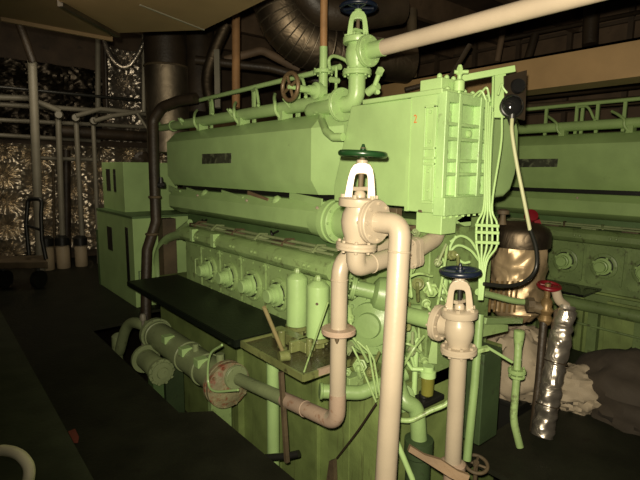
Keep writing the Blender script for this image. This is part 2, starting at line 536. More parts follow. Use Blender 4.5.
# crankcase: ledge beam, door wall, base
bm_ = MB().poly([(XK - 0.03, YN + 0.02, 0.92), (XK - 0.05, YN + 0.02, 0.95), (XK - 0.045, YN + 0.02, 1.0), (XK - 0.01, YN + 0.02, 1.03), (XK + 0.05, YN + 0.02, 1.035), (XK + 0.05, YN + 0.02, 0.9), (XK, YN + 0.02, 0.9)], (0, 2.25, 0))
lb = obj('control_shaft_cover', bm_, GD, E)
parts2.append(lb)
for k in range(9):
    y = YN + 0.2 + k * 0.33
    if y > 4.35: break
    for dy in (0, 0.05):
        obj('bolt', MB().lathe((XK - 0.046, y + dy, 0.975), (-1, 0, 0.2), [(0.014, 0), (0.012, 0.014), (0.004, 0.018)], 10), GD, lb)
for (px, py) in ((192, 237), (213, 243)):
    p = onx(px, py, XK - 0.05)
    obj('bracket', MB().box((XK - 0.062, p.y - 0.03, 0.93), (XK, p.y + 0.03, 1.045)), G, E, bev=0.004)
wallk = obj('crankcase', MB().box((XK + 0.01, YN - 0.1, 0.42), (2.4, 4.47, 0.93)).box((XK + 0.05, YN - 0.1, 0.9), (2.4, 4.47, 1.03)), GD, E, bev=0.005)
parts2.append(wallk)
# fuel rack on the ledge
rk = MB().tube([(XK + 0.07, YN + 0.1, 1.055), (XK + 0.07, 4.45, 1.055)], 0.009, 8)
rk.tube([(XK + 0.17, YN + 0.1, 1.065), (XK + 0.17, 4.45, 1.065)], 0.012, 8)
rk_ = obj('fuel_rack', rk, GG, E)
parts2.append(rk_)
for k in range(6):
    y = YN + 0.28 + k * 0.37
    l = MB().tube([(XK + 0.05, y, 1.05), (XK + 0.11, y + 0.03, 1.085), (XK + 0.2, y + 0.05, 1.075)], 0.010, 8)
    l.box((XK + 0.10, y + 0.08, 1.03), (XK + 0.24, y + 0.22, 1.06))
    obj('lever', l, RUST if k % 2 else GG, rk_)
for (px, py) in ((203, 222), (272, 234)):
    p = onx(px, py, XC + 0.1)
    obj('clip', MB().torus(p, (0.6, -0.5, 0.3), 0.025, 0.008, 16, 8).tube([p, p + V((0.0, -0.09, 0.035))], 0.007, 8), BLK, E)

# crank doors
d0 = onx(270, 296, XK - 0.09)
d1 = onx(202, 271, XK - 0.09)
pitch = (d1.y - d0.y) / 3
zd = (d0.z + d1.z) / 2


def door(y):
    m = MB()
    w, h = pitch * 0.46, 0.20
    pts = []
    for cx, cz, a0 in ((w - 0.04, h - 0.04, 0), (-w + 0.04, h - 0.04, 90), (-w + 0.04, -h + 0.04, 180), (w - 0.04, -h + 0.04, 270)):
        for k in range(5):
            a = math.radians(a0 + k * 22.5)
            pts.append((XK + 0.012, y + cx + 0.04 * math.cos(a), zd + cz + 0.04 * math.sin(a)))
    m.poly(pts, (-0.016, 0, 0))
    for a, b in ((-1, -1), (-1, 0), (-1, 1), (1, -1), (1, 0), (1, 1), (0, -1), (0, 1)):
        m.lathe((XK - 0.004, y + a * w * 0.88, zd + b * h * 0.88), (-1, 0, 0), [(0.009, 0), (0.009, 0.010)], 6)
    d = obj('crankcase_door', m, GD, E)
    r = MB().lathe((XK - 0.004, y, zd), (-1, 0, 0), [(0.125, 0), (0.125, 0.016), (0.115, 0.022), (0.095, 0.022)], 32)
    r.bolts((XK - 0.026, y, zd), (-1, 0, 0), 0.108, 6, 0.011, 0.012)
    obj('relief_valve', r, GD, d)
    obj('gap_ring', MB().lathe((XK - 0.026, y, zd), (-1, 0, 0), [(0.092, 0), (0.092, 0.004)], 28), BLK, d)
    hub = MB().lathe((XK - 0.03, y, zd), (-1, 0, 0), [(0.082, 0), (0.082, 0.02), (0.06, 0.024), (0.058, 0.055), (0.05, 0.058), (0.05, 0.088), (0.044, 0.094)], 28)
    for k in range(4):
        a = k * PI / 2 + 0.4
        hub.box((XK - 0.045, y + 0.088 * math.cos(a) - 0.01, zd + 0.088 * math.sin(a) - 0.01), (XK - 0.03, y + 0.088 * math.cos(a) + 0.01, zd + 0.088 * math.sin(a) + 0.01))
    obj('hub', hub, G, d)
    return d


D = [door(d0.y)]
for k in (1, 2, 3):
    D.append(dup(D[0], (0, pitch * k, 0)))
D.append(dup(D[0], (0, -pitch, 0)))
parts2 += D
pl5 = MB().poly([(XK + 0.01, d1.y + pitch * 0.55, 0.5), (XK + 0.01, d1.y + pitch * 1.15, 0.5), (XK + 0.01, d1.y + pitch * 1.15, 0.88), (XK + 0.01, d1.y + pitch * 0.55, 0.88)], (-0.014, 0, 0))
pl5.tube([(XK - 0.004, d1.y + pitch * 0.72, 0.62), (XK - 0.03, d1.y + pitch * 0.72, 0.62), (XK - 0.03, d1.y + pitch * 0.72, 0.76), (XK - 0.004, d1.y + pitch * 0.72, 0.76)], 0.006, 8, R=0.02)
obj('side_plate', pl5, GD, E)

# engine bed, stepped vertical plates running down into the bilge
bd = MB().box((1.92, 1.62, -0.9), (2.95, 5.1, 0.44))
bd.box((1.88, 1.62, -0.9), (1.92, 1.86, 0.40)).box((1.90, 1.86, -0.9), (1.92, 2.2, 0.40))
bd.box((1.895, 2.0, -0.9), (1.92, 2.06, 0.38)).box((1.89, 2.3, -0.9), (1.92, 2.33, 0.38)).box((1.87, 2.75, -0.9), (1.92, 3.1, 0.38)).box((1.86, 3.3, -0.9), (1.92, 3.34, 0.38))
bed = obj('engine_bed', bd, GS, E, bev=0.004)
parts2.append(bed)

# ---- end box
ZB0, ZB1 = 1.38, 2.0
XB = 2.05
YB = 1.51
XR = 2.49
eb = MB().box((XB, YB + 0.05, ZB0), (XR, 1.74, ZB1 + 0.01))
ys0, ys1 = onx(351, 110, XB + 0.02).y, onx(334, 190, XB + 0.02).y
eb.poly([(XB + 0.02, 1.735, ZB0 + 0.02), (XB + 0.02, ys1, ZB0 + 0.02), (XB + 0.02, ys1, ZB0 + 0.12), (XB + 0.02, ys0, ZB1 - 0.01), (XB + 0.02, 1.735, ZB1 - 0.01)], (0.4, 0, 0))
end_box = obj('end_box', eb, G, E, bev=0.008)
# rounded band at the top and lid
lid = MB().box((XB - 0.006, YB + 0.02, ZB1 - 0.015), (XR + 0.01, 2.10, ZB1 + 0.012))
lid.bolts((XB + 0.05, YB + 0.10, ZB1 + 0.02), Z_, 0.0, 1, 0.012, 0.012)
obj('lid', lid, G, E, bev=0.006)
for k in range(6):
    obj('lid_bolt', MB().lathe((XB + 0.07 + k * 0.075, YB + 0.045, ZB1 + 0.010), Z_, [(0.014, 0), (0.014, 0.012), (0.006, 0.02)], 10), G, E)
fb = MB().box((XB + 0.04, YB + 0.06, ZB1 + 0.015), (XB + 0.20, YB + 0.20, ZB1 + 0.075))
for dx in (0.06, 0.12, 0.18):
    fb.lathe((XB + dx, YB + 0.09, ZB1 + 0.075), Z_, [(0.014, 0), (0.014, 0.015), (0.006, 0.025)], 10)
obj('top_flange', fb, G, E, bev=0.005)
tp = onx(459, 88, XB + 0.14); tq = onx(459, 66, XB + 0.14)
zk = tq.z
tf = MB().cyl((tp.x, tp.y, ZB1), (tp.x, tp.y, zk), 0.012, n=12).cyl((tp.x - 0.02, tp.y + 0.02, zk - 0.03), (tp.x + 0.03, tp.y - 0.03, zk - 0.03), 0.010, n=12)
tf.lathe((tp.x, tp.y, ZB1 + 0.01), Z_, [(0.028, 0), (0.028, 0.05), (0.016, 0.06)], 12).lathe((tp.x, tp.y, zk - 0.045), Z_, [(0.017, 0), (0.017, 0.03), (0.008, 0.05)], 6)
obj('vent_cock', tf, G, E)
# seam strip and tall service door on the long face
obj('seam_strip', MB().box((XB - 0.004, 1.73, ZB0), (XB + 0.03, 1.752, ZB1 - 0.02)), G, E)
y0, y1 = onx(436, 150, XB).y, onx(424, 150, XB).y
sd = MB().box((XB - 0.010, y0, 1.44), (XB + 0.01, y0 + 0.018, 1.93)).box((XB - 0.010, y1 - 0.01, 1.44), (XB + 0.01, y1, 1.93)).box((XB - 0.010, y0, 1.92), (XB + 0.01, y1, 1.935)).box((XB - 0.010, y0, 1.43), (XB + 0.01, y1, 1.445))
for z in (1.63, 1.66, 1.71):
    sd.box((XB - 0.02, y0 - 0.0, z), (XB, y1 - 0.01, z + 0.012))
sd.box((XB - 0.006, y0 + 0.02, 1.45), (XB, y0 + 0.035, 1.62))
for z in (1.60, 1.75, 1.9, 1.5):
    sd.lathe((XB - 0.004, (y0 + y1) / 2, z), (-1, 0, 0), [(0.009, 0), (0.009, 0.010)], 8)
obj('service_panel', sd, G, E, bev=0.002)
# ribbed end face
rp = MB().box((XB, YB + 0.038, ZB0 + 0.02), (XR, YB + 0.06, ZB1))
W_ = XR - XB
for fx, w in ((0.0, 0.03), (0.26, 0.026), (0.70, 0.03), (0.955, 0.028)):
    rp.box((XB + fx * W_ - 0.002, YB - 0.005, ZB0 + 0.06), (XB + fx * W_ + w, YB + 0.045, ZB1 - 0.004))
for z, h in ((1.455, 0.018), (1.575, 0.018), (1.645, 0.018), (1.755, 0.018), (1.83, 0.018), (1.945, 0.05)):
    rp.box((XB + 0.004, YB - 0.001, z), (XR - 0.004, YB + 0.045, z + h))
rp.box((XB - 0.005, YB - 0.025, ZB0 - 0.01), (XR + 0.005, YB + 0.05, ZB0 + 0.085))
GR = paint('scuffed_engine_green', (0.345, 0.52, 0.215), 0.32, 0.2, 0.3, (0.17, 0.22, 0.10), 16, 0.2)
rp_ = obj('ribbed_panel', rp, GR, E, bev=0.005)
for fx, z in ((0.16, 1.89), (0.16, 1.86), (0.13, 1.70), (0.82, 1.71), (0.85, 1.52), (0.60, 1.80), (0.1, 1.55)):
    obj('bolt', MB().lathe((XB + fx * W_, YB + 0.04, z), (0, -1, 0), [(0.020, 0), (0.020, 0.014), (0.010, 0.02)], 8), G, rp_)
for k in range(8):
    obj('bolt', MB().lathe((XB + 0.03 + k * 0.055, YB + 0.0, ZB0 - 0.008), (0, 0, -1), [(0.009, 0), (0.009, 0.016)], 6), G, rp_)
for fx, z in ((0.86, 1.88), (0.85, 1.79)):
    obj('plug_hole', MB().lathe((XB + fx * W_, YB + 0.039, z), (0, -1, 0), [(0.007, 0), (0.007, 0.003)], 10), BLK, rp_)
# rounded casing behind the ribbed panel
rc = MB().poly([(2.45, 1.60, 2.0), (2.80, 1.60, 2.0), (2.90, 1.60, 1.96), (2.955, 1.60, 1.86), (2.97, 1.60, 1.72), (2.95, 1.60, 1.58), (2.90, 1.60, 1.48), (2.82, 1.60, 1.44), (2.45, 1.60, 1.42)], (0, 0.5, 0))
obj('rounded_casing', rc, G, E, bev=0.03)
# painted number 2
fc = bpy.data.curves.new('painted_number', 'FONT'); fc.body = '2'; fc.size = 0.062; fc.extrude = 0.0008
ft = bpy.data.objects.new('number_curve', fc); COL.objects.link(ft)
nm = bpy.data.meshes.new_from_object(ft.evaluated_get(bpy.context.evaluated_depsgraph_get()))
bpy.data.objects.remove(ft)
fo = bpy.data.objects.new('painted_number', nm); COL.objects.link(fo)
npos = onx(413.5, 123, XB - 0.002)
fo.parent = E
fo.location = npos - ROOTLOC[E.name]
fo.rotation_euler = (PI / 2, 0, -PI / 2)
fo.scale = (0.75, 1, 1)
nm.materials.clear(); nm.materials.append(NUM)
fo['label'] = 'orange painted number 2'
# blocks under the box
p0 = onx(421, 225, XB + 0.0); p1 = onx(444, 225, XB)
bb = MB().box((XB + 0.01, YB + 0.0, 1.27), (XB + 0.14, YB + 0.17, ZB0))
bb.box((XB + 0.14, YB + 0.05, 1.31), (XB + 0.36, YB + 0.2, ZB0))
bb.poly([(XB + 0.36, YB + 0.05, 1.38), (XB + 0.36, YB + 0.05, 1.29), (XB + 0.30, YB + 0.05, 1.29), (XB + 0.20, YB + 0.05, 1.33)], (0, 0.12, 0))
obj('support_block', bb, G, E, bev=0.006)
for lo_, hi_ in (((XB - 0.002, YB + 0.12, 1.378), (XB + 0.01, YB + 0.15, 1.395)), ((XB, YB + 0.30, 1.33), (XB + 0.05, YB + 0.36, 1.39)), ((XB, YB + 0.2, 1.27), (XB + 0.06, YB + 0.34, 1.30))):
    obj('rusty_lug', MB().box(lo_, hi_), RUST, E, bev=0.006)

# air manifold end with flange (round, at the end of the lower cover)
ip = onx(331, 218, XC + 0.06)
mf = MB().lathe((XC + 0.11, 2.44, 1.245), Y_, [(0.13, 0), (0.145, 0.01), (0.145, 0.045), (0.155, 0.05), (0.155, 0.10), (0.13, 0.11), (0.12, 0.25)], 36)
mf.lathe((XC + 0.11, 2.44, 1.245), -Y_, [(0.11, 0), (0.11, 0.4)], 24)
mf.bolts((XC + 0.11, 2.44, 1.245), -Y_, 0.135, 10, 0.01, 0.012)
obj('manifold_flange', mf, G, E)
# front end below the box: gear casing
GE = paint('oily_engine_green', (0.19, 0.28, 0.10), 0.35, 0.3, 0.5, (0.05, 0.05, 0.02), 9, 0.25)
gc = MB().box((2.12, 1.62, 0.35), (2.75, 2.2, 1.33)).box((2.06, 1.75, 0.4), (2.14, 2.12, 1.15))
obj('gear_casing', gc, GE, E, bev=0.01)
# bent pipe at the far end
fp = MB().tube(curve([onx(160, 290, XK + 0.12), onx(157, 262, XK + 0.1), onx(164, 242, XK + 0.08), onx(178, 235, XK + 0.05), onx(192, 236, XK)], 8), 0.045, 14)
obj('bent_pipe', fp, G, E)
fp2 = MB().tube([onx(167, 240, XC + 0.1), onx(190, 222, XC + 0.05)], 0.03, 12)
obj('stay', fp2, G, E)
obj('far_post', MB().box((XK + 0.05, 5.15, 0.3), (XK + 0.2, 5.3, 1.05)), RUST, E)

# ---- pipework along the top of the engine
XT = XC + 0.14
bp0, bp1 = onx(172, 124, XT), onx(332, 104, XT)
zz = (bp0.z + bp1.z) / 2
tpipe = obj('header_pipe', MB().tube([(XT, bp0.y, zz), (XT, bp1.y, zz)], 0.05, 18).lathe((XT, bp0.y - 0.05, zz), Y_, [(0.06, 0), (0.06, 0.03)], 20), G, E)
tr0, tr1 = onx(197, 100, XT + 0.05), onx(340, 68, XT + 0.05)
zr = (tr0.z + tr1.z) / 2
trail = obj('rail_pipe', MB().tube([(XT + 0.05, tr0.y, zr), (XT + 0.05, tr1.y, zr)], 0.02, 12), G, E)
parts2 += [tpipe, trail]
for px in (211, 254, 298):
    y = onx(px, 110, XT + 0.05).y
    q = obj('post', MB().box((XT + 0.038, y - 0.015, 1.97), (XT + 0.062, y + 0.015, zr)), G, E)
    parts2.append(q)
    q = obj('loop_pipe', MB().tube(curve([(XT + 0.03, y - 0.01, zr - 0.03), (XT + 0.0, y - 0.12, zr - 0.04), (XT - 0.03, y - 0.20, zz + 0.07), (XT - 0.045, y - 0.22, zz + 0.045)], 6), 0.013, 10), G, E)
    parts2.append(q)
    q = obj('loop_pipe', MB().tube(curve([(XT + 0.04, y + 0.30, zr - 0.10), (XT - 0.02, y + 0.22, zz + 0.085), (XT - 0.062, y + 0.15, zz + 0.03), (XT - 0.062, y + 0.14, zz - 0.03), (XT - 0.03, y + 0.10, 1.985)], 6), 0.014, 10), G, E)
    parts2.append(q)
    q = obj('foot', MB().box((XT - 0.05, y + 0.07, 1.98), (XT + 0.05, y + 0.13, zz - 0.03)), G, E)
    parts2.append(q)
for px in (233, 183, 290):
    y = onx(px, 113, XT - 0.05).y
    obj('cock', MB().lathe((XT - 0.05, y, zz + 0.02), (-0.8, 0, 0.5), [(0.018, 0), (0.018, 0.04), (0.012, 0.05)], 10).tube([(XT - 0.08, y - 0.04, zz - 0.02), (XT - 0.09, y + 0.03, zz + 0.05)], 0.009, 8), G, E)

# far bent fitting on header
obj('end_fitting', MB().tube([(XT, bp0.y, zz), (XT, bp0.y + 0.35, zz), (XT - 0.05, bp0.y + 0.45, zz + 0.12)], 0.04, 12, R=0.06), G, E)

# ================================================================== ENGINE TWO
E2 = thing('diesel_engine', (5.6, 1.8, -0.9), 'second light green diesel engine standing behind the foil wrapped drum', 'engine')
OFF = V((3.1, -1.4, 0))
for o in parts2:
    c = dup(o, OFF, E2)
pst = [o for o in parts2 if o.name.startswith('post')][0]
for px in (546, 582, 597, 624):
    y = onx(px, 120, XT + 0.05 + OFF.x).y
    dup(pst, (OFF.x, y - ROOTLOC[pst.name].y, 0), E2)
G2 = paint('shaded_engine_green', (0.29, 0.425, 0.155), 0.42, 0.14, 0.15, (0.10, 0.13, 0.05), 9, 0.1)  # both engine paints darkened to stand in for dimmer light on engine two
GD2 = paint('shaded_grimy_green', (0.165, 0.235, 0.085), 0.45, 0.25, 0.45, (0.05, 0.05, 0.022), 12, 0.25)
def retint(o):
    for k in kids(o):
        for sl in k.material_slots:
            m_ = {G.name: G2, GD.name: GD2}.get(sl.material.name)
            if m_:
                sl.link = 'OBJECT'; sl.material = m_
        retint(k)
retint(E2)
# extra pipes along its lower side
XE = XK + 3.1
lp = MB().tube([(XE - 0.1, 0.9, 0.30), (XE - 0.1, 3.2, 0.30)], 0.06, 16)
obj('side_pipe', lp, GD2, E2)
obj('side_pipe', MB().tube([(XE - 0.12, 0.9, 0.10), (XE - 0.12, 2.3, 0.12), (XE - 0.1, 2.7, 0.3)], 0.012, 8, R=0.1), GD2, E2)
for y in (1.35, 1.75, 2.35):
    obj('support', MB().box((XE - 0.12, y, -0.5), (XE - 0.04, y + 0.09, 0.28)), GD2, E2, bev=0.004)
bl = MB().box((XE - 0.06, 0.9, 0.34), (XE + 0.05, 3.4, 0.42))
obj('ledge', bl, GD2, E2, bev=0.006)

sh2 = thing('foot_shelf', (XE - 0.2, 1.9, 0.43), 'dark narrow shelf along the side of the second engine', 'shelf')
obj('plate', MB().box((XE - 0.42, 1.78, 0.455), (XE - 0.005, 3.0, 0.475)), BLKG, sh2)
obj('bracket', MB().box((XE - 0.3, 1.9, 0.42), (XE - 0.005, 1.94, 0.455)), GD, sh2)

# ================================================================== FOOT SHELF
sh = thing('foot_shelf', (1.7, 3.4, 0.535), 'long black green foot shelf in front of the crankcase doors', 'shelf')
obj('plate', MB().box((1.43, 2.57, 0.515), (XK - 0.02, 4.62, 0.535)), SHF, sh, bev=0.003)
obj('edge_bar', MB().box((1.425, 2.57, 0.49), (1.445, 4.62, 0.53)).box((1.43, 2.56, 0.49), (XK - 0.02, 2.575, 0.53)), SHF, sh)
for y in (2.9, 4.2):
    obj('bracket', MB().box((1.5, y, 0.45), (XK, y + 0.04, 0.514)), GD, sh)

# ================================================================== OIL COOLER etc.
XO = 1.56
c0 = onx(226, 381, XO); c1 = onx(157, 336, XO)
zo = (c0.z + c1.z) / 2
OC = thing('oil_cooler', (XO, (c0.y + c1.y) / 2, zo - 0.14), 'grey green horizontal cooler cylinder under the black foot shelf', 'cooler')
y0, y1 = c0.y, c1.y
sh_ = MB().lathe((XO, y0 + 0.03, zo), Y_, [(0.118, 0), (0.118, y1 - y0)], 36)
obj('shell', sh_, GG, OC)
for k, y in enumerate((y0 + 0.30, y0 + 0.62, y1 - 0.05)):
    obj('band', MB().lathe((XO, y, zo), Y_, [(0.122, 0), (0.128, 0.004), (0.128, 0.035), (0.122, 0.04)], 36), GG, OC)
for y in (y0 + 0.22, y0 + 0.5, y0 + 0.85):
    obj('lug', MB().box((XO - 0.11, y, zo + 0.06), (XO - 0.02, y + 0.08, zo + 0.125)), G, OC, bev=0.006)
nz_ = MB().lathe((XO, y0 + 0.03, zo), -Y_, [(0.165, 0), (0.165, 0.03), (0.155, 0.033), (0.155, 0.04), (0.165, 0.043), (0.165, 0.075), (0.13, 0.085), (0.11, 0.10)], 36)
nz_.bolts((XO, y0 - 0.045, zo), -Y_, 0.147, 10, 0.013, 0.016)
obj('end_flange', nz_, RED, OC, label='flaking red cooler end flange')
fe = MB().lathe((XO, y1 + 0.0, zo), Y_, [(0.145, 0), (0.145, 0.05), (0.12, 0.06), (0.10, 0.14), (0.06, 0.16)], 36)
fe.bolts((XO, y1, zo), -Y_, 0.13, 10, 0.012, 0.012)
obj('end_cover', fe, GG, OC)
for y in (y0 + 0.18, y1 - 0.25):
    obj('saddle', MB().box((XO - 0.03, y, -0.9), (XO + 0.14, y + 0.06, zo - 0.1)), GD if y < y0 + 0.3 else GFD, OC, bev=0.006)  # far saddle darkened in colour for the shade under the cooler
vl = MB().cyl((XO + 0.02, y0 + 0.12, zo + 0.11), (XO + 0.02, y0 + 0.12, zo + 0.18), 0.03)
obj('nozzle', vl, GG, OC)
obj('nozzle', MB().cyl((XO - 0.02, y0 + 0.45, zo + 0.11), (XO - 0.02, y0 + 0.45, zo + 0.17), 0.025), GG, OC)
# thin loop line on the end flange
lo_ = [onx(222, 345, XO - 0.16), onx(210, 355, XO - 0.16), onx(208, 380, XO - 0.16), onx(214, 391, XO - 0.17), onx(238, 390, XO - 0.12)]
obj('drain_line', MB().tube(curve(lo_, 6), 0.008, 8), G, OC)

# pipe from the cooler, curved down to the floor
cq = onx(119, 352, 1.41)
PC = tag(obj('curved_pipe', MB().tube(curve([V((XO, y1 + 0.10, zo + 0.02)), onx(143, 325, 1.50), onx(132, 323, 1.46), onx(125, 331, 1.43), cq, V((1.40, cq.y + 0.01, -0.1)), V((1.40, cq.y + 0.02, -0.6))], 8), 0.052, 16), GG), 'dull green pipe bending down at far end of the cooler', 'pipe')

# small pump motor
m0 = onx(161, 370, 1.40); m1 = onx(146, 353, 1.40)
zm = (m0.z + m1.z) / 2 - 0.035
PM = thing('pump_motor', (1.40, m0.y, zm - 0.09), 'small drum shaped grey green motor beside the long cooler', 'motor')
obj('casing', MB().lathe((1.40, m0.y, zm), Y_, [(0.082, 0), (0.088, 0.01), (0.088, m1.y - m0.y), (0.08, m1.y - m0.y + 0.02)], 28), GG, PM)
ec = MB().lathe((1.40, m0.y, zm), -Y_, [(0.108, -0.02), (0.108, 0.012), (0.088, 0.014), (0.086, 0.03), (0.05, 0.034), (0.045, 0.05), (0.02, 0.052)], 28)
ec.bolts((1.40, m0.y - 0.012, zm), -Y_, 0.098, 10, 0.013, 0.02)
obj('end_cover', ec, GG, PM)
obj('rear_flange', MB().lathe((1.40, m1.y, zm), Y_, [(0.125, 0), (0.125, 0.03), (0.06, 0.04)], 28), GG, PM)
obj('mount', MB().box((1.37, (m0.y + m1.y) / 2 - 0.06, -0.9), (1.46, (m0.y + m1.y) / 2 + 0.06, zm - 0.06)), GF, PM)
tag(obj('vent_pipe', MB().tube([onx(143, 318, 1.48), onx(143, 345, 1.48)], 0.014, 10).lathe(onx(143, 318, 1.48), Z_, [(0.03, -0.02), (0.03, 0.02), (0.02, 0.04)], 12), GREYP), 'thin pale pipe standing above the small motor', 'pipe')

# ================================================================== CREAM PIPES AND VALVES
def globe_valve(name, base, side, label, s, mat, wmat, wheelR, view, wheel_h=0.115, group=None, zflip=1, yoke_mat=None, stem_mat=RUST, neck=0.085, A=None):
    """base: centre of the bottom flange underside; side: unit direction of the side outlet"""
    base = V(base)
    A = V(A).normalized() if A is not None else Z_
    t = thing(name, base, label, 'valve')
    def P(h): return base + A * (h * s)
    b = MB().lathe(base, A, [(k * s, h * s) for k, h in ((0.048, 0.03), (0.052, 0.05), (0.064, 0.08), (0.070, 0.115), (0.066, 0.15), (0.055, 0.172), (0.056, 0.185))], 32)
    sc = P(0.125)
    b.lathe(sc, side, [(k * s, h * s) for k, h in ((0.05, 0.0), (0.05, 0.05), (0.055, neck - 0.02))], 28)
    bo = obj('body', b, mat, t)
    fl = MB().flange(P(0.018), A, 0.085 * s, 0.016 * s, 8)
    obj('lower_flange', fl, mat, t)
    f2 = MB().lathe(P(0.18), A, [(k * s, h * s) for k, h in ((0.083, 0), (0.085, 0.003), (0.085, 0.03), (0.08, 0.034), (0.05, 0.038))], 32)
    f2.bolts(P(0.212), A, 0.070 * s, 6, 0.009 * s, 0.016 * s)
    obj('bonnet', f2, mat, t)
    f3 = MB().flange(sc + side * (neck * s), side, 0.088 * s, 0.017 * s, 8)
    obj('side_flange', f3, mat, t)
    # yoke
    vd = V((view.x, view.y, 0)).normalized()
    ux = vd.cross(Z_).normalized()
    outer, inner = [], []
    H = 0.135 * s
    o0 = P(0.212) - vd * (0.022 * s)
    pr = [(-0.064, 0), (-0.058, 0.05), (-0.052, 0.09), (-0.044, 0.12), (-0.032, 0.138), (-0.012, 0.146), (0.012, 0.146), (0.032, 0.138), (0.044, 0.12), (0.052, 0.09), (0.058, 0.05), (0.064, 0)]
    pi = [(-0.030, 0), (-0.028, 0.05), (-0.026, 0.075), (-0.024, 0.09), (-0.02, 0.098), (-0.007, 0.10), (0.007, 0.10), (0.02, 0.098), (0.024, 0.09), (0.026, 0.075), (0.028, 0.05), (0.030, 0)]
    outer = [o0 + ux * (a * s) + A * (c * s) for a, c in pr]
    inner = [o0 + ux * (a * s) + A * (c * s) for a, c in pi]
    yk = MB().strip(outer, inner, vd * (0.044 * s))
    yk.lathe(P(0.352), A, [(0.024 * s, 0), (0.022 * s, 0.016 * s)], 16)
    obj('yoke', yk, mat, t, bev=0.004)
    st = MB().cyl(P(0.2), P(0.345 + wheel_h * 0.55), 0.011 * s, n=12)
    obj('stem', st, stem_mat, t)
    gl = MB().lathe(P(0.214), A, [(0.024 * s, 0), (0.024 * s, 0.02 * s), (0.016 * s, 0.03 * s)], 12).box(P(0.245) - V((0.03, 0.012, 0)) * s, P(0.26) + V((0.03, 0.012, 0)) * s)
    obj('gland', gl, mat, t)
    if wheelR:
        wc = P(0.345 + wheel_h * 0.35)
        w = wheel(MB(), wc, A, wheelR, 0.013 * s, 5, 0.02 * s, 0.004)
        w.lathe(wc, A, [(0.010 * s, 0), (0.012 * s, 0.02 * s), (0.005 * s, 0.04 * s)], 10)
        obj('handwheel', w, wmat, t, label='painted handwheel')
    return t, sc


S1 = 1.11
base1 = ond(356, 250, 2.2)
lean1 = V((0, 0, 1)) + r2 * 0.05
sd1 = V((0.10, -1.0, 0)).normalized()
v1, sc1 = globe_valve('globe_valve', base1, sd1, 'cream stop valve with dark green handwheel in front of the engine', S1, CR, WGR, 0.097, base1 - CAM, wheel_h=0.13, A=lean1)
# riser: elbow from the side flange to the floor
dp = ond(399, 252, 2.03)
dq = ond(385.5, 482, 2.06)
dn = dp + (dq - dp) * ((-0.88 - dp.z) / (dq.z - dp.z))
PA = thing('riser_pipe', (dn.x, dn.y, -0.9), 'long cream pipe dropping from the green wheel valve, largest in front', 'pipe')
st = sc1 + sd1 * (0.10 * S1)
RP = 0.046
tc_ = dp + (dp - dq) * ((st.z - dp.z) / (dp.z - dq.z))
obj('pipe', MB().tube([st, tc_, dn], RP, 22, R=0.125), CR, PA)
obj('weld_ring', MB().torus(dp, dp - dq, RP - 0.001, 0.005, 24, 8), CR, PA)

# pipe A under the valve: elbow to the right into the engine
q0 = base1 - Z_ * 0.0
h0 = q0.z - 0.085
A1 = V((q0.x, q0.y, h0))
fA = V((1.99, q0.y + 0.02, h0 + 0.045))
PB = thing('inlet_pipe', (q0.x, q0.y, h0), 'cream elbow pipe under the green wheel valve, running into the engine', 'pipe')
obj('pipe', MB().tube([q0 + Z_ * 0.01, A1, fA, V((2.13, q0.y + 0.03, h0 + 0.08)), V((2.2, q0.y + 0.05, h0 + 0.18))], 0.045, 22, R=0.085), CR, PB)
obj('weld_ring', MB().torus(A1 + (fA - A1).normalized() * 0.105, fA - A1, 0.045, 0.004, 24, 8), CR, PB)
pA = A1 + (fA - A1) * 0.80
# lobed flange pair
fl = MB()
ax, e1, e2 = frame_of(fA - A1)
for off in (-0.017, 0.017):
    prf = []
    for k in range(28):
        a = 2 * PI * k / 28
        r = 0.075 + 0.022 * abs(math.cos(2 * a)) ** 3
        prf.append(pA + ax * (off - 0.014) + (e1 * math.cos(a + 0.78) + e2 * math.sin(a + 0.78)) * r)
    fl.poly(prf, ax * 0.028)
fl.bolts(pA - ax * 0.031, -ax, 0.08, 4, 0.010, 0.014, 0.78)
obj('flange', fl, CR, PB)

# pipe B: drop pipe with mid flange to the cooler
b0 = ond(339, 300, 2.36)
PD = thing('drop_pipe', (b0.x, b0.y, 0.3), 'cream drop pipe with middle flange, running to the red cooler flange', 'pipe')
ztop = ond(339, 262, 2.36).z + 0.03
zbot = ond(334, 433, 2.36).z
RB = 0.041
xo2 = b0.x
pe = V((XO + 0.02, y0 - 0.15, zo + 0.08))
mid = V((b0.x, b0.y, zbot))
obj('pipe', MB().tube([V((2.1, b0.y + 0.02, ztop + 0.03)), V((b0.x, b0.y, ztop)), mid, mid + (pe - mid) * 0.48], RB, 22, R=0.11), CR, PD)
s0 = mid + (pe - mid) * 0.12
obj('stained_bend', MB().tube([mid + Z_ * 0.16, mid, mid + (pe - mid) * 0.46], RB + 0.0015, 22, R=0.11), CRD, PD, label='rust stained lower bend')
obj('green_section', MB().tube([mid + (pe - mid) * 0.46, pe], RB + 0.001, 22), GG, PD, label='green end section')
zf = ond(340, 332, 2.36).z
obj('flange', MB().flange((b0.x, b0.y, zf), Z_, 0.086, 0.014, 0), CRD, PD)
obj('bolt', MB().lathe((b0.x - 0.05, b0.y - 0.045, zf - 0.014), -Z_, [(0.011, 0), (0.011, 0.012), (0.003, 0.03)], 8), RUST, PD)
obj('end_flange', MB().flange(pe + V((0, 0.04, 0)), Y_, 0.085, 0.016, 6), GG, PD)
obj('weld_ring', MB().torus((b0.x, b0.y, ond(340, 279, 2.36).z), Z_, RB, 0.004, 24, 8), CR, PD)
obj('weld_ring', MB().torus(mid + (pe - mid) * 0.26, pe - mid, RB + 0.001, 0.004, 24, 8), CRD, PD)

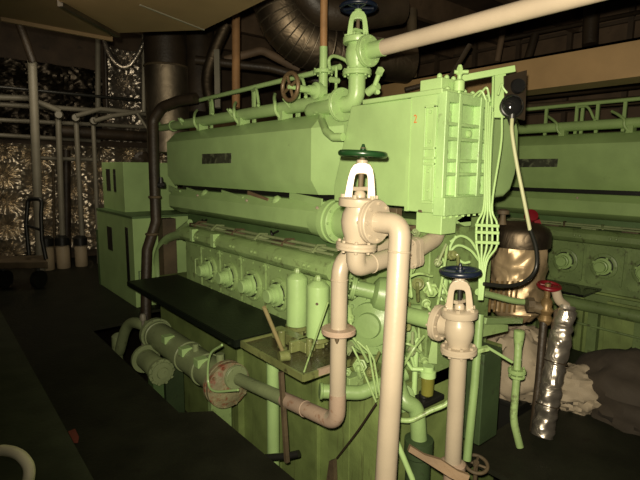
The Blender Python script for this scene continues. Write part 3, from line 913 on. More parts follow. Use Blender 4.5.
# second valve
base2 = ond(458.5, 353, 2.28)
S2 = 1.0
sd2 = V((-0.12, 1.0, 0)).normalized()
v2, sc2 = globe_valve('globe_valve', base2, sd2, 'cream stop valve with dark blue handwheel on the shorter right pipe', S2, CR, BLU, 0.084, base2 - CAM, A=V((0, 0, 1)) - r2 * 0.03, wheel_h=0.14, stem_mat=BLK, neck=0.105)
P2 = thing('riser_pipe', (base2.x, base2.y, -0.9), 'cream vertical pipe under the blue wheel valve, ending in rusty flange', 'pipe')
obj('pipe', MB().tube([base2 + Z_ * 0.01, V((base2.x, base2.y, 0.16))], 0.040, 22), CR, P2)
obj('flange', MB().lathe((base2.x, base2.y, 0.13), Z_, [(0.05, 0), (0.062, 0.01), (0.062, 0.05), (0.045, 0.06)], 22), CRD, P2)
obj('lower_pipe', MB().tube([V((base2.x, base2.y, 0.15)), V((base2.x, base2.y, -0.88))], 0.042, 20), CRD, P2)
# green pipe from valve 2 to the left
ge = sc2 + sd2 * 0.15
PG = thing('branch_pipe', ge, 'short green branch pipe left of the blue wheel valve', 'pipe')
obj('pipe', MB().tube([sc2 + sd2 * 0.10, sc2 + sd2 * 0.36, sc2 + sd2 * 0.40 + V((0.12, 0.03, -0.02))], 0.042, 20, R=0.05), GP, PG)

# ================================================================== TOP VALVES
XV = 2.22
vb = onx(357, 76, XV)
up_base = vb
sdt = V((0.05, -1, 0)).normalized()
sv = 1.10
v3, sc3 = globe_valve('globe_valve', vb, sdt, 'green stop valve on top of the engine at the cream overhead pipe', sv, G, BLU, 0.11, vb - CAM, wheel_h=0.10)
PO = thing('overhead_pipe', sc3, 'cream overhead pipe leaving the green top valve toward upper right', 'pipe')
ps = sc3 + sdt * (0.085 * sv + 0.018)
obj('pipe', MB().tube([ps + sdt * 0.09, ps + V((0.05, -2.3, 0.03))], 0.047, 24), CRO, PO)
obj('green_end', MB().tube([ps, ps + sdt * 0.11], 0.050, 24), G, PO, label='green painted end')
# elbow below it
EL = thing('elbow_pipe', vb, 'green flanged elbow under the top valve', 'pipe')
c3 = onx(342, 101, XV)
hz = vb.z - 0.17
obj('pipe', MB().tube([vb + Z_ * 0.01, V((vb.x, vb.y, hz)), V((vb.x - 0.02, vb.y + 0.17, hz))], 0.055, 22, R=0.11), G, EL)
obj('flange', MB().flange(V((vb.x - 0.02, vb.y + 0.12, hz)), Y_, 0.11, 0.016, 8), G, EL)
obj('far_pipe', MB().tube([V((vb.x - 0.02, vb.y + 0.20, hz)), V((vb.x + 0.0, vb.y + 0.5, hz)), V((vb.x + 0.2, vb.y + 0.55, hz - 0.1))], 0.05, 18, R=0.08), G, EL)
dr = onx(374, 88, XV - 0.06)
obj('drain_cock', MB().cyl(dr + V((0, 0.05, -0.02)), dr + V((0, -0.03, 0.01)), 0.026, n=14).cyl(dr + V((-0.01, -0.01, 0)), dr + V((-0.015, -0.06, 0.085)), 0.015, n=12).lathe(dr + V((-0.015, -0.06, 0.085)), (-0.3, -0.6, 0.4), [(0.024, -0.016), (0.024, 0.016)], 6).lathe(dr + V((0, -0.02, -0.03)), (-0.4, -0.8, 0), [(0.014, 0), (0.014, 0.03)], 8), G, EL)
obj('hose', MB().tube(curve([onx(330, 70, XV), onx(329, 60, XV), onx(334, 56, XV), onx(345, 60, XV), onx(350, 66, XV)], 6), 0.012, 10), G, EL)

# small valve with brown handwheel
sb = onx(323, 112, XT)
SV = thing('angle_valve', sb, 'small green valve with brown bronze handwheel on the header pipe', 'valve')
fzb, fzt = onx(323, 112, XT).z, onx(323, 72, XT).z
bvm = MB().tube([V((sb.x, sb.y, fzb - 0.02)), V((sb.x, sb.y, fzt))], 0.032, 18)
wz = onx(322, 92, XT).z
bvm.lathe((sb.x, sb.y, wz), -X_, [(0.045, 0), (0.045, 0.03), (0.058, 0.035), (0.058, 0.075), (0.04, 0.085), (0.03, 0.13)], 24)
obj('body', bvm, G, SV)
obj('flange', MB().flange((sb.x, sb.y, fzb), Z_, 0.072, 0.013, 6), G, SV)
obj('flange', MB().flange((sb.x, sb.y, fzt), Z_, 0.072, 0.013, 6), G, SV)
obj('stem', MB().lathe((sb.x - 0.12, sb.y, wz), -X_, [(0.024, 0), (0.024, 0.08), (0.014, 0.082), (0.014, 0.18)], 12), G, SV)
obj('handwheel', wheel(MB(), (sb.x - 0.28, sb.y + 0.01, wz + 0.005), -X_, 0.088, 0.015, 4, 0.022, 0.0), BRZ, SV, label='brown bronze handwheel')
obj('outlet', MB().tube([V((sb.x, sb.y, fzb)), onx(322, 121, 2.17), onx(326, 131, 2.06), onx(333, 137, 2.03), onx(343, 137, 2.04)], 0.026, 12, R=0.05), G, SV)
VP = thing('vent_pipe', (sb.x, sb.y, fzt), 'rusty orange vertical pipe rising from the brown wheel valve', 'pipe')
ztop_ = onx(323, 0, XT).z
zmid = onx(323, 50, XT).z
obj('pipe', MB().tube([V((sb.x, sb.y, zmid)), V((sb.x, sb.y, ztop_ + 0.6))], 0.026, 14), RUSTP, VP)
obj('green_foot', MB().tube([V((sb.x, sb.y, fzt)), V((sb.x, sb.y, zmid + 0.02))], 0.028, 14), G, VP, label='green painted lower end')
kx = onx(336, 88, XT)
tag(obj('test_cock', MB().cyl(kx, kx + Z_ * 0.14, 0.010, n=10).lathe(kx + Z_ * 0.05, -X_, [(0.02, -0.02), (0.02, 0.05)], 10).tube([kx + Z_ * 0.02, kx + V((-0.03, -0.03, -0.04)), kx + V((0.0, -0.05, -0.08))], 0.010, 8), G), 'tiny green cock between the brown wheel valve and elbow', 'cock')

# ================================================================== FILTERS, TRAY, LEVER
ZT = 0.52
TR = thing('drip_tray', (1.7, 2.2, ZT), 'oily green drip tray under the twin filters', 'tray')
tx0, tx1, ty0, ty1 = 1.46, 1.93, 1.90, 2.54
OILY = paint('black_oil_film', (0.06, 0.055, 0.025), 0.25, 0.5, 0.5, (0.015, 0.012, 0.008), 10, 0.3)
obj('pan', MB().box((tx0, ty0, ZT - 0.01), (tx1, ty1, ZT)), OILY, TR)
obj('rim', MB().box((tx0 - 0.006, ty0, ZT - 0.025), (tx0 + 0.006, ty1, ZT + 0.015)).box((tx0, ty1 - 0.006, ZT - 0.025), (tx1, ty1 + 0.006, ZT + 0.015)), TRAYG, TR)
obj('front_rim', MB().box((tx0, ty0 - 0.006, ZT - 0.025), (tx1, ty0 + 0.006, ZT + 0.015)), TRAYG, TR)
obj('pale_rim', MB().box((tx0 + 0.10, ty0 - 0.009, ZT - 0.02), (tx0 + 0.22, ty0 + 0.009, ZT + 0.017)), CRD, TR, label='pale painted patch of rim')
obj('leg', MB().bar(onx(281, 372, 1.52), onx(287, 462, 1.52), 0.024, 0.024), RUST, TR, label='rusty tray leg')


def filt(px, pyb, X, label):
    b = onx(px, pyb, X)
    b.z = 0.59
    t = thing('oil_filter', (b.x, b.y, ZT), label, 'filter', 'twin oil filters')
    r = 0.070
    obj('canister', MB().lathe(b, Z_, [(r, 0), (r, 0.305), (r * 0.98, 0.315), (r * 0.5, 0.345), (r * 0.35, 0.348)], 32), G, t)
    obj('cap_nut', MB().lathe(b + Z_ * 0.346, Z_, [(0.022, 0), (0.022, 0.02), (0.012, 0.035)], 6), GD, t)
    obj('head', MB().lathe(b - Z_ * 0.03, Z_, [(r * 1.02, 0), (r * 1.1, 0.005), (r * 1.1, 0.028)], 32).lathe(b - Z_ * 0.068, Z_, [(0.045, 0), (0.05, 0.02), (0.055, 0.04)], 18).bolts(b - Z_ * 0.03, -Z_, 0.055, 6, 0.009, 0.03), TRAYG, t, label='oily filter base')
    return t, b


f1, fb1 = filt(297, 335, 1.83, 'plain green filter canister, left of the twin filters')
f2_, fb2 = filt(317.5, 342, 1.80, 'green filter canister with rust spot beside the cream drop pipe')
obj('rust_spot', MB().lathe(fb2 + V((-0.048, -0.0505, 0.22)), (-0.69, -0.72, 0), [(0.010, -0.002), (0.009, 0.0015), (0.002, 0.002)], 8), RUST, f2_)
mfb = MB().box((1.66, 2.14, ZT + 0.002), (1.74, 2.50, ZT + 0.07)).cyl((1.60, 2.3, ZT + 0.01), (1.60, 2.3, ZT + 0.12), 0.025).cyl((1.66, 2.1, ZT + 0.0), (1.66, 2.1, ZT + 0.11), 0.02).box((1.6, 2.2, ZT), (1.74, 2.23, ZT + 0.07))
tag(obj('filter_manifold', mfb, TRAYG, bev=0.008), 'oily casting below the two filter canisters in the tray', 'casting')
lv = MB().tube([onz(283, 352, ZT + 0.04), onz(283, 352, ZT + 0.04) + (ond(264, 307, 2.62) - onz(283, 352, ZT + 0.04))], 0.012, 10)
LVT = thing('hand_lever', onz(283, 352, ZT + 0.03), 'dirty yellow hand lever leaning out of the drip tray', 'lever')
obj('rod', lv, LEV, LVT)
obj('pivot', MB().lathe(onz(284, 356, ZT + 0.03), (-1, 0.3, 0), [(0.03, -0.03), (0.03, 0.03)], 14).cyl(onz(284, 356, ZT), onz(284, 356, ZT) + Z_ * 0.05, 0.02), TRAYG, LVT)
tag(obj('thin_rod', MB().tube([onz(304, 372, ZT), ond(328, 302, 2.45)], 0.005, 8), GD), 'thin green wire leaning across the right filter canister', 'wire')
# stub pipe with open end below the tray
ts = ond(321, 391, 2.55)
tag(obj('stub_pipe', MB().tube([ts, ts + V((0.18, -0.12, -0.02)), ts + V((0.42, -0.22, 0.06))], 0.038, 18, R=0.15).flange(ts, V((-0.8, 0.5, 0.1)), 0.045, 0.008, 0), GP), 'green pipe stub behind the lower drop pipe', 'pipe')
# vertical green standpipe at the engine bed
gp = onx(273, 415, 1.68)
tag(obj('stand_pipe', MB().tube([(gp.x, gp.y, 0.34), (gp.x, gp.y, -0.88)], 0.042, 16), G), 'short pale green standpipe below the stained cream bend', 'pipe')
wr_ = onx(288, 456, 1.6)
tag(obj('pipe_clamp', MB().tube([wr_ + V((-0.1, 0.15, -0.05)), wr_, wr_ + V((0.04, -0.06, 0.03))], 0.022, 10), BLK), 'black clamp on the edge of the left floor plate', 'clamp')
tag(obj('slanted_wire', MB().tube(curve([onx(376, 404, 1.75), onx(357, 432, 1.75), onx(337, 458, 1.80)], 6), 0.006, 8), BRN), 'dark slanting wire across the streaked green engine bed', 'wire')
tag(obj('dark_slot', MB().poly([onx(326, 482, 1.82), onx(334, 482, 1.82), onx(333, 460, 1.82), onx(329, 461, 1.82)], (0.03, 0, 0)), RUST), 'narrow dark slot painted on the streaked green engine bed', 'strut')  # dark slot drawn as a solid sliver, its shade put into the colour

# ================================================================== PUMPS AND PIPES BETWEEN THE CREAM RISERS
pc = ond(383, 294, 2.75)
PU = thing('water_pump', pc, 'green pump with flanged inlet between the two cream pipes', 'pump')
pl_ = ond(353, 287, 2.75)
obj('inlet', MB().tube([pl_, pc], 0.045, 20), GP, PU)
dirp = (pc - pl_).normalized()
obj('flange', MB().flange(pl_, dirp, 0.075, 0.014, 8), GP, PU)
obj('casing', MB().lathe(pc - dirp * 0.06, dirp, [(0.06, 0), (0.09, 0.02), (0.10, 0.06), (0.10, 0.16), (0.07, 0.2)], 30), GP, PU)
dc = ond(372, 324, 2.78)
ddir = V((-0.75, -0.35, 0.1)).normalized()
dk = MB().lathe(dc, ddir, [(0.15, -0.12), (0.15, -0.02), (0.175, -0.02), (0.175, 0.01), (0.13, 0.012), (0.125, 0.04), (0.075, 0.055), (0.07, 0.08), (0.03, 0.085)], 36)
dk.bolts(dc + ddir * 0.01, ddir, 0.152, 10, 0.013, 0.016)
obj('end_cover', dk, GP, PU)
mc = ond(416, 335, 2.85)
obj('motor', MB().lathe(mc + V((-0.15, 0.16, 0.0)), V((0.7, -0.7, 0)), [(0.1, 0), (0.11, 0.02), (0.11, 0.2), (0.1, 0.22)], 30), GP, PU)
obj('upper_elbow', MB().tube([ond(420, 312, 2.7), ond(398, 312, 2.7), ond(393, 330, 2.7)], 0.045, 18, R=0.06), GP, PU)
# junk: small fittings around
fit = [((427, 272), (427, 305), 0.012), ((412, 262), (428, 276), 0.011), ((445, 268), (441, 300), 0.03), ((405, 273), (430, 281), 0.012), ((440, 255), (452, 285), 0.01)]
for a, b, r in fit:
    obj('fitting', MB().tube([ond(*a, 2.75), ond(*b, 2.75)], r, 10).lathe(ond(*a, 2.75), ond(*b, 2.75) - ond(*a, 2.75), [(r * 1.9, -0.01), (r * 1.9, 0.02)], 8), G, PU)
rng = random.Random(4)
for k, (px, py, D, r) in enumerate(((404, 243, 2.55, 0.022), (414, 240, 2.55, 0.018), (409, 268, 2.55, 0.03), (418, 284, 2.52, 0.026), (431, 290, 2.5, 0.034), (438, 262, 2.5, 0.018), (426, 303, 2.5, 0.020), (452, 255, 2.5, 0.022), (448, 300, 2.52, 0.018), (415, 232, 2.55, 0.014), (408, 292, 2.56, 0.018), (404, 326, 2.6, 0.026), (350, 318, 2.7, 0.022), (346, 350, 2.72, 0.03), (360, 366, 2.68, 0.034), (372, 372, 2.66, 0.024), (347, 372, 2.7, 0.02), (412, 350, 2.6, 0.02), (424, 360, 2.64, 0.018))):
    p = ond(px, py, D)
    ax = V((rng.uniform(-1, -0.2), rng.uniform(-1, -0.2), rng.uniform(-0.6, 0.6)))
    m = MB().lathe(p - ax.normalized() * 0.06, ax, [(r * 0.8, 0), (r * 0.8, 0.05), (r * 1.25, 0.052), (r * 1.25, 0.065), (r, 0.067), (r * 0.9, 0.085), (r * 0.4, 0.09)], 6 if k % 3 else 16)
    ex = p + V((rng.uniform(-0.08, 0.08), rng.uniform(-0.03, 0.05), rng.choice((-1, 1)) * rng.uniform(0.05, 0.12)))
    m.tube([p, p + ax.normalized() * 0.05, ex], r * 0.4, 8, R=0.02)
    obj('fitting', m, (GD, GG, GD, TRAYG)[k % 4], E)
for a, b, D in (((400, 283), (432, 276), 2.55), ((404, 300), (414, 262), 2.56), ((437, 308), (447, 246), 2.53), ((396, 345), (420, 352), 2.6), ((345, 330), (368, 362), 2.68), ((400, 372), (424, 336), 2.6)):
    p, q = ond(*a, D), ond(*b, D)
    obj('oil_line', MB().tube(curve([p, (p + q) / 2 + V((-0.03, -0.03, 0.04)), q], 6), 0.008, 8), GD, E)
# curved hoses near valve 2
for k, pts in enumerate(([(450, 242), (460, 236), (470, 240), (478, 252)], [(444, 262), (456, 246), (470, 250), (480, 262)], [(446, 268), (440, 250), (436, 240)], [(456, 236), (450, 250), (462, 262), (470, 262)])):
    tag(obj('fuel_line', MB().tube(curve([ond(*p, 2.72) for p in pts], 6), 0.008, 8), G), ('thin green line arching highest under the ribbed box', 'thin green line curving above the blue handwheel', 'short upright green line left of the blue handwheel', 'thin green line dipping behind the blue handwheel')[k], 'pipe')
# panel + amber filter bowl
pp = ond(430, 335, 2.75)
tag(obj('mounting_plate', MB().poly([ond(418, 310, 2.74), ond(438, 318, 2.74), ond(437, 364, 2.74), ond(418, 362, 2.74)], V((0.02, 0.03, 0))), GD), 'flat green plate behind the amber filter bowl', 'plate')
ab = ond(427, 396, 2.6)
AB = thing('fuel_filter', ab, 'small fuel filter with amber bowl left of the right cream pipe', 'filter')
obj('bowl', MB().lathe(ab, Z_, [(0.02, 0), (0.033, 0.012), (0.036, 0.10), (0.036, 0.115)], 20), AMB, AB, label='amber see-through bowl')
obj('head', MB().lathe(ab + Z_ * 0.112, Z_, [(0.042, 0), (0.042, 0.03), (0.03, 0.035), (0.03, 0.06)], 20).cyl(ab + Z_ * 0.15 - V((0.06, -0.06, 0)), ab + Z_ * 0.15, 0.012), G, AB)
obj('fuel_line', MB().tube(curve([ab + Z_ * 0.15 - V((0.05, -0.05, 0)), ond(412, 369, 2.6), ond(405, 358, 2.6), ond(402, 350, 2.6)], 6), 0.009, 8), G, AB)
tag(obj('bent_rod', MB().tube(curve([ond(414, 366, 2.66), ond(411, 352, 2.66), ond(418, 338, 2.66)], 6), 0.008, 8).tube([ond(416, 350, 2.68), ond(414, 394, 2.68)], 0.016, 10), G), 'slim green rod behind the amber filter bowl', 'pipe')
# lower curved pipe with socket
lc_ = [ond(398, 384, 2.55), ond(404, 400, 2.5), ond(416, 410, 2.5), ond(419, 440, 2.5)]
LP = thing('drain_pipe', lc_[3], 'dark green curved pipe entering a socket between the cream risers', 'pipe')
obj('pipe', MB().tube(curve(lc_, 8), 0.042, 18), GP, LP)
obj('socket', MB().lathe(ond(419, 438, 2.5), -Z_, [(0.05, 0), (0.075, 0.005), (0.075, 0.09), (0.065, 0.1), (0.065, 0.3)], 24), GFD, LP)
obj('disc', MB().lathe(ond(400, 397, 2.62), V((-0.6, -0.6, 0.1)), [(0.08, 0), (0.08, 0.02), (0.05, 0.03)], 24), GP, LP)
tag(obj('thin_pipe', MB().tube(curve([ond(398, 420, 2.42), ond(412, 420, 2.42), ond(430, 411, 2.42), ond(446, 404, 2.42), ond(462, 390, 2.42)], 6), 0.013, 10), GD), 'slim green pipe swinging between both cream risers', 'pipe')
tag(obj('slanting_pipe', MB().tube([ond(396, 440, 2.3), ond(412, 478, 2.3), ond(418, 500, 2.3)], 0.014, 10), G), 'slim green pipe slanting down beside the largest cream riser', 'pipe')
for k, pts in enumerate(([(352, 346), (358, 358), (376, 402)], [(357, 341), (369, 352), (377, 398)], [(366, 345), (374, 360), (380, 396)])):
    tag(obj('copper_line', MB().tube([ond(*p, 2.5) for p in pts], 0.006, 8, R=0.05), GD), ('thin green line, first right of the drop pipe flange', 'thin green line, second right of the drop pipe flange', 'thin green line, third right of the drop pipe flange')[k], 'pipe')
tag(obj('block_fitting', MB().box(ond(349, 400, 2.72), ond(362, 378, 2.72) + V((0.05, 0.1, 0))), GD, bev=0.006), 'small green block behind the drop pipe lower half', 'fitting')
dk0 = ond(424, 397, 2.68)
tag(obj('oily_bracket', MB().box(dk0 + V((-0.09, -0.05, -0.03)), dk0 + V((0.12, 0.08, 0.0))).cyl(dk0, dk0 + Z_ * 0.03, 0.03), BLK, bev=0.005), 'black oily bracket under the amber filter bowl', 'bracket')

# slim green pipe right of valve 2 with bracket
g0, g1 = ond(479, 315, 2.45), ond(468, 470, 2.45)
SP = thing('slim_pipe', (g1.x, g1.y, g1.z), 'slim green upright pipe just right of the blue wheel valve', 'pipe')
obj('pipe', MB().tube([ond(480, 314, 2.45), ond(475, 380, 2.45), ond(467, 460, 2.45)], 0.021, 14), GP, SP)
obj('clamp', MB().bar(ond(470, 352, 2.43), ond(488, 348, 2.43), 0.03, 0.02), GD, SP)
tag(obj('arm_rod', MB().tube([ond(487, 347, 2.43), ond(512, 362, 2.5)], 0.008, 8), G), 'thin green rod between slim pipe and flanged green pipe', 'rod')
AR = thing('support_bracket', ond(498, 325, 2.6), 'green bracket arm sticking out right of the blue wheel valve', 'bracket')
a0_, a1_ = ond(482, 320, 2.55), ond(519, 320, 2.85)
obj('beam', MB().bar(a0_, a1_, 0.05, 0.035), GP, AR, bev=0.004)
obj('web', MB().poly([ond(482, 322, 2.56), ond(508, 325, 2.76), ond(508, 331, 2.76), ond(482, 337, 2.56)], V((0.01, 0.012, 0))), GD, AR)
tag(obj('tank_panel', MB().box(ond(482, 428, 2.62) + V((-0.02, 0.0, -0.1)), ond(497, 350, 2.62) + V((0.06, 0.16, 0))), GFD, bev=0.006), 'dark green box low behind the right cream pipe', 'box')
# flanged green pipe
FP = thing('flanged_pipe', ond(517, 445, 2.75), 'green upright pipe with flange in front of the white sack', 'pipe')
obj('pipe', MB().tube([ond(519, 332, 2.75), ond(517, 372, 2.75), ond(513.5, 415, 2.75), ond(514.5, 425, 2.75), ond(520, 447, 2.75)], 0.021, 14), GD, FP)
obj('cap', MB().lathe(ond(519, 336, 2.75), Z_, [(0.022, -0.07), (0.026, -0.04), (0.03, 0), (0.03, 0.03), (0.02, 0.035)], 14), GD, FP)
obj('flange', MB().flange(ond(517, 371, 2.75), Z_, 0.05, 0.012, 6).flange(ond(516.6, 376, 2.75), Z_, 0.045, 0.008, 0), GD, FP)
# wood plank
w0, w1 = ond(409, 450, 2.15), ond(468, 481, 2.05)
wd_ = (w1 - w0).normalized(); wu_ = wd_.cross(fw).normalized()
wp_ = [w0 - wu_ * 0.008, w0 + wu_ * 0.018, w0 + wd_ * 0.07 + wu_ * 0.012, w0 + wd_ * 0.14 + wu_ * 0.026, w0 + wd_ * 0.22 + wu_ * 0.017, w1 + wu_ * 0.024, w1 - wu_ * 0.02, w0 + wd_ * 0.2 - wu_ * 0.024, w0 + wd_ * 0.09 - wu_ * 0.014]
tag(obj('wood_plank', MB().poly(wp_, fw * 0.025), WOOD), 'splintered wood plank lying against the right cream riser', 'plank')
wv = ond(476, 464, 2.6)
RW = thing('bilge_valve', wv, 'dark rusty red handwheel low in the bilge, right side', 'valve')
obj('handwheel', wheel(MB(), wv, V((-0.2, -0.2, 1)), 0.06, 0.01, 4, 0.015), RUST, RW)
obj('stem', MB().cyl(wv, wv - Z_ * 0.4, 0.012, n=10), RUST, RW)

# ================================================================== GAUGE BRACKET, CABLES, CONDUITS
gb0, gb1 = ond(460, 79, 2.62), ond(514, 69, 2.62)
GB = thing('gauge_bracket', ond(500, 100, 2.62), 'green angle bracket above the ribbed box holding a dark gauge plate', 'bracket')
obj('top_bar', MB().bar(gb0, gb1, 0.04, 0.035), G, GB, bev=0.003)
obj('post', MB().bar(ond(500, 74, 2.62), ond(499, 118, 2.62), 0.06, 0.02, (0.6, 0.7, 0)), G, GB, bev=0.003)
obj('arm', MB().bar(ond(494, 76, 2.64), ond(493, 108, 2.64), 0.02, 0.01, (0.6, 0.7, 0)), G, GB)
obj('backplate', MB().poly([ond(504, 76, 2.60), ond(527, 70, 2.68), ond(525, 120, 2.68), ond(505, 114, 2.60)], fw * 0.015), MIRR, GB, label='tarnished dark backplate')
gp_ = ond(512, 106, 2.58)
LA = thing('pressure_switch', gp_, 'round black instrument mounted on the gauge backplate', 'instrument')
obj('dome', MB().lathe(gp_ + fw * 0.03, -fw, [(0.058, 0), (0.058, 0.03), (0.05, 0.05), (0.03, 0.065), (0.01, 0.07)], 28), BLKG, LA)
obj('rim', MB().torus(gp_, -fw, 0.056, 0.008, 28, 8), BLK, LA)
obj('gland', MB().lathe(ond(512, 116, 2.58), -Z_, [(0.022, -0.02), (0.022, 0.02), (0.014, 0.04)], 12), BLK, LA)
gq = ond(518, 86, 2.62)
tag(obj('round_gauge', MB().lathe(gq + fw * 0.02, -fw, [(0.04, 0), (0.042, 0.015), (0.038, 0.03), (0.034, 0.026), (0.005, 0.026)], 28), BLKG), 'small glossy gauge above the round black instrument', 'gauge')
CB = thing('hanging_cable', ond(512, 122, 2.58), 'pale cable hanging from the round black instrument', 'cable')
obj('sheath', MB().tube(curve([ond(512, 119, 2.56), ond(512, 133, 2.55), ond(517, 165, 2.55), ond(523, 195, 2.56), ond(530, 230, 2.58)], 8), 0.010, 10), WIREW, CB)
obj('black_tail', MB().tube(curve([ond(530, 229, 2.58), ond(536, 248, 2.6), ond(536, 268, 2.62), ond(526, 281, 2.6), ond(508, 286, 2.56), ond(484, 284, 2.5)], 8), 0.011, 10), BLK, CB, label='black lower tail')
# five conduits: down the box, spread, clamped, converge
tops = [(486.5, 100), (488.5, 102), (490.5, 106), (493, 112), (502, 116)]
spread = [477, 482, 487, 492, 497]
for k in range(5):
    D_ = 2.52
    pts = [ond(*tops[k], D_), ond(485 + k * 1.9, 150, D_), ond(484 + k * 1.9, 205, D_), ond(spread[k], 224, D_), ond(spread[k] - 0.3, 246, D_), ond(481 + (spread[k] - 481) * 0.35, 263, D_), ond(479 + k * 0.8, 300, D_)]
    if k == 4:
        pts[1] = ond(501, 145, D_); pts[2] = ond(492, 205, D_)
    tag(obj('conduit', MB().tube(curve(pts, 6), 0.006, 8), G), 'thin green conduit down the ribbed box, number %s counted from its left' % ('one', 'two', 'three', 'four', 'five')[k], 'conduit', 'green conduits at the ribbed box')
for k, y in enumerate((225, 232, 242)):
    tag(obj('conduit_clamp', MB().bar(ond(475, y, 2.51), ond(499, y + 1, 2.51), 0.014, 0.016), G, bev=0.002), ('topmost', 'middle', 'lowest')[k] + ' green clamp bar across the spread conduits', 'clamp', 'conduit clamps')
for k, (a, b) in enumerate((((490, 102), (482, 92)), ((486, 100), (475, 95)), ((498, 95), (503, 88)))):
    pts = curve([ond(*a, 2.54), ond((a[0] + b[0]) / 2 + 1, min(a[1], b[1]) - 4, 2.54), ond(*b, 2.54), ond(b[0] - 4 if k < 2 else b[0] + 4, b[1] + 5, 2.54)], 6)
    tag(obj('capillary_tube', MB().tube(pts, 0.006, 8), G), ('outer small green loop of tube above the ribbed box', 'inner small green loop of tube above the ribbed box', 'small green tube curling to the gauge backplate')[k], 'tube')

# ================================================================== FOIL DRUM + PIPE + SACKS (RIGHT)
dc0 = ond(521, 225, 3.45)
DX, DY = dc0.x, dc0.y
ztop = dc0.z
zbt = ond(521, 322, 3.45).z
FD = thing('foil_drum', (DX, DY, zbt), 'brown foil lagged drum behind the conduits', 'drum')
m = MB()
nu, nv = 56, 30
rows = []
for j in range(nv + 1):
    z = zbt + (ztop - 0.12 - zbt) * j / nv
    row = []
    for i in range(nu):
        a = 2 * PI * i / nu
        p = V((math.cos(a), math.sin(a), z * 2.5))
        r = 0.185 + 0.022 * noise.noise(p * 1.8) + 0.02 * (0.5 - abs(noise.noise(p * 2.6 + V((4, 0, 0))) * 2)) + 0.01 * noise.noise(p * 7)
        if j < 4: r -= 0.02 * (4 - j)
        row.append(m.bm.verts.new((DX + r * math.cos(a), DY + r * math.sin(a), z)))
    rows.append(row)
for a, b in zip(rows, rows[1:]):
    for i in range(nu):
        m.bm.faces.new((a[i], a[(i + 1) % nu], b[(i + 1) % nu], b[i]))
m.bm.faces.new(rows[0][::-1]); m.bm.faces.new(rows[-1])
obj('lagging', m, GOLD, FD)
obj('lid', MB().lathe((DX, DY, ztop - 0.15), Z_, [(0.205, 0), (0.208, 0.03), (0.205, 0.10), (0.19, 0.13), (0.12, 0.17), (0.0, 0.18)], 44), LAG, FD, label='dull metal lid')
pk = ond(503, 216, 3.4)
obj('knob', MB().lathe((pk.x, pk.y, pk.z - 0.06), Z_, [(0.03, 0), (0.022, 0.03), (0.018, 0.07), (0.042, 0.075), (0.042, 0.10), (0.02, 0.11)], 16), RUST, FD)
# streaky ribs at the bottom of the drum: bent pins
for k in range(6):
    a = ond(492 + k * 5.2, 281, 3.24); b = ond(489 + k * 5.0, 312, 3.24)
    obj('strap', MB().tube([a, b], 0.008, 6), BRASS, FD)
rv = ond(530, 217, 3.42)
RV = thing('small_valve', rv, 'small bright red valve on top of the foil drum', 'valve')
obj('body', MB().cyl(rv + V((0, 0, -0.08)), rv + V((0, 0, -0.0)), 0.022, n=12), RUST, RV)
obj('red_handle', MB().lathe(rv + V((-0.005, -0.01, 0.01)), V((-0.5, -0.6, 0.5)), [(0.045, -0.015), (0.045, 0.015), (0.02, 0.02)], 18).bar(rv + V((0.03, -0.03, -0.02)), rv + V((0.05, -0.05, -0.09)), 0.04, 0.04), REDW, RV)
tag(obj('green_rail', MB().tube(curve([ond(478, 292, 2.75), ond(495, 296, 2.9), ond(515, 301, 3.05), ond(531, 302, 3.15)], 6), 0.02, 12), G), 'green pipe running right below the foil drum', 'pipe')

# red handwheel valve near foil pipe
hv = ond(549, 286, 3.0)
HV = thing('gate_valve', hv, 'brass valve with flat red handwheel below the foil drum', 'valve')
obj('handwheel', wheel(MB(), hv, V((-0.1, -0.15, 1)), 0.062, 0.013, 4, 0.02).lathe(hv, Z_, [(0.055, -0.006), (0.055, 0.004)], 24), REDW, HV, label='red handwheel')
vbp = ond(546, 310, 3.0)
obj('body', MB().lathe((vbp.x, vbp.y, vbp.z - 0.09), Z_, [(0.03, 0), (0.045, 0.03), (0.03, 0.06), (0.045, 0.09), (0.032, 0.11), (0.035, 0.15), (0.018, 0.17), (0.018, 0.26)], 18), BRASS, HV)
obj('side_port', MB().cyl(vbp, ond(529, 305, 3.05), 0.035, n=14).lathe(ond(530, 305, 3.05), V((1, -1, 0)), [(0.05, -0.02), (0.05, 0.02)], 8), RUST, HV)
dpp = [ond(544, 318, 3.0), ond(539, 380, 3.0), ond(532, 442, 3.0)]
tag(obj('dark_pipe', MB().tube(dpp, 0.024, 14), BRN), 'dark brown pipe left of the foil wrapped pipe', 'pipe')
fp_ = [ond(567, 306, 2.95), ond(558, 350, 2.92), ond(549, 398, 2.9), ond(542, 436, 2.88)]
m = MB()
pts = curve(fp_, 24)
m.tube(pts, 0.062, 36)
axf = (pts[-1] - pts[0]).normalized()
for v in m.bm.verts:
    t = (v.co - pts[0]).dot(axf)
    c_ = pts[0] + axf * t
    d_ = v.co - c_
    q_ = V((v.co.x * 9, v.co.y * 9, v.co.z * 16))
    k_ = 1 + 0.16 * (0.4 - abs(noise.noise(q_)) * 2) + 0.10 * noise.noise(q_ * 2.3)
    if t < 0.03: k_ *= 0.8
    v.co = c_ + d_ * k_
FPp = thing('foil_pipe', fp_[-1], 'slanted pipe wrapped in crinkled silver foil', 'pipe')
obj('foil_wrap', m, SILV, FPp)
for i in (30, 52):
    obj('wire_tie', MB().torus(pts[i], pts[i + 1] - pts[i], 0.066, 0.004, 24, 6), BRN, FPp)
tag(obj('pipe_elbow', MB().tube(curve([ond(556, 291, 2.95), ond(559, 300, 2.95), ond(566, 306, 2.97)], 5), 0.028, 12), SACK), 'pale wrapped bend at the head of the foil pipe', 'pipe')

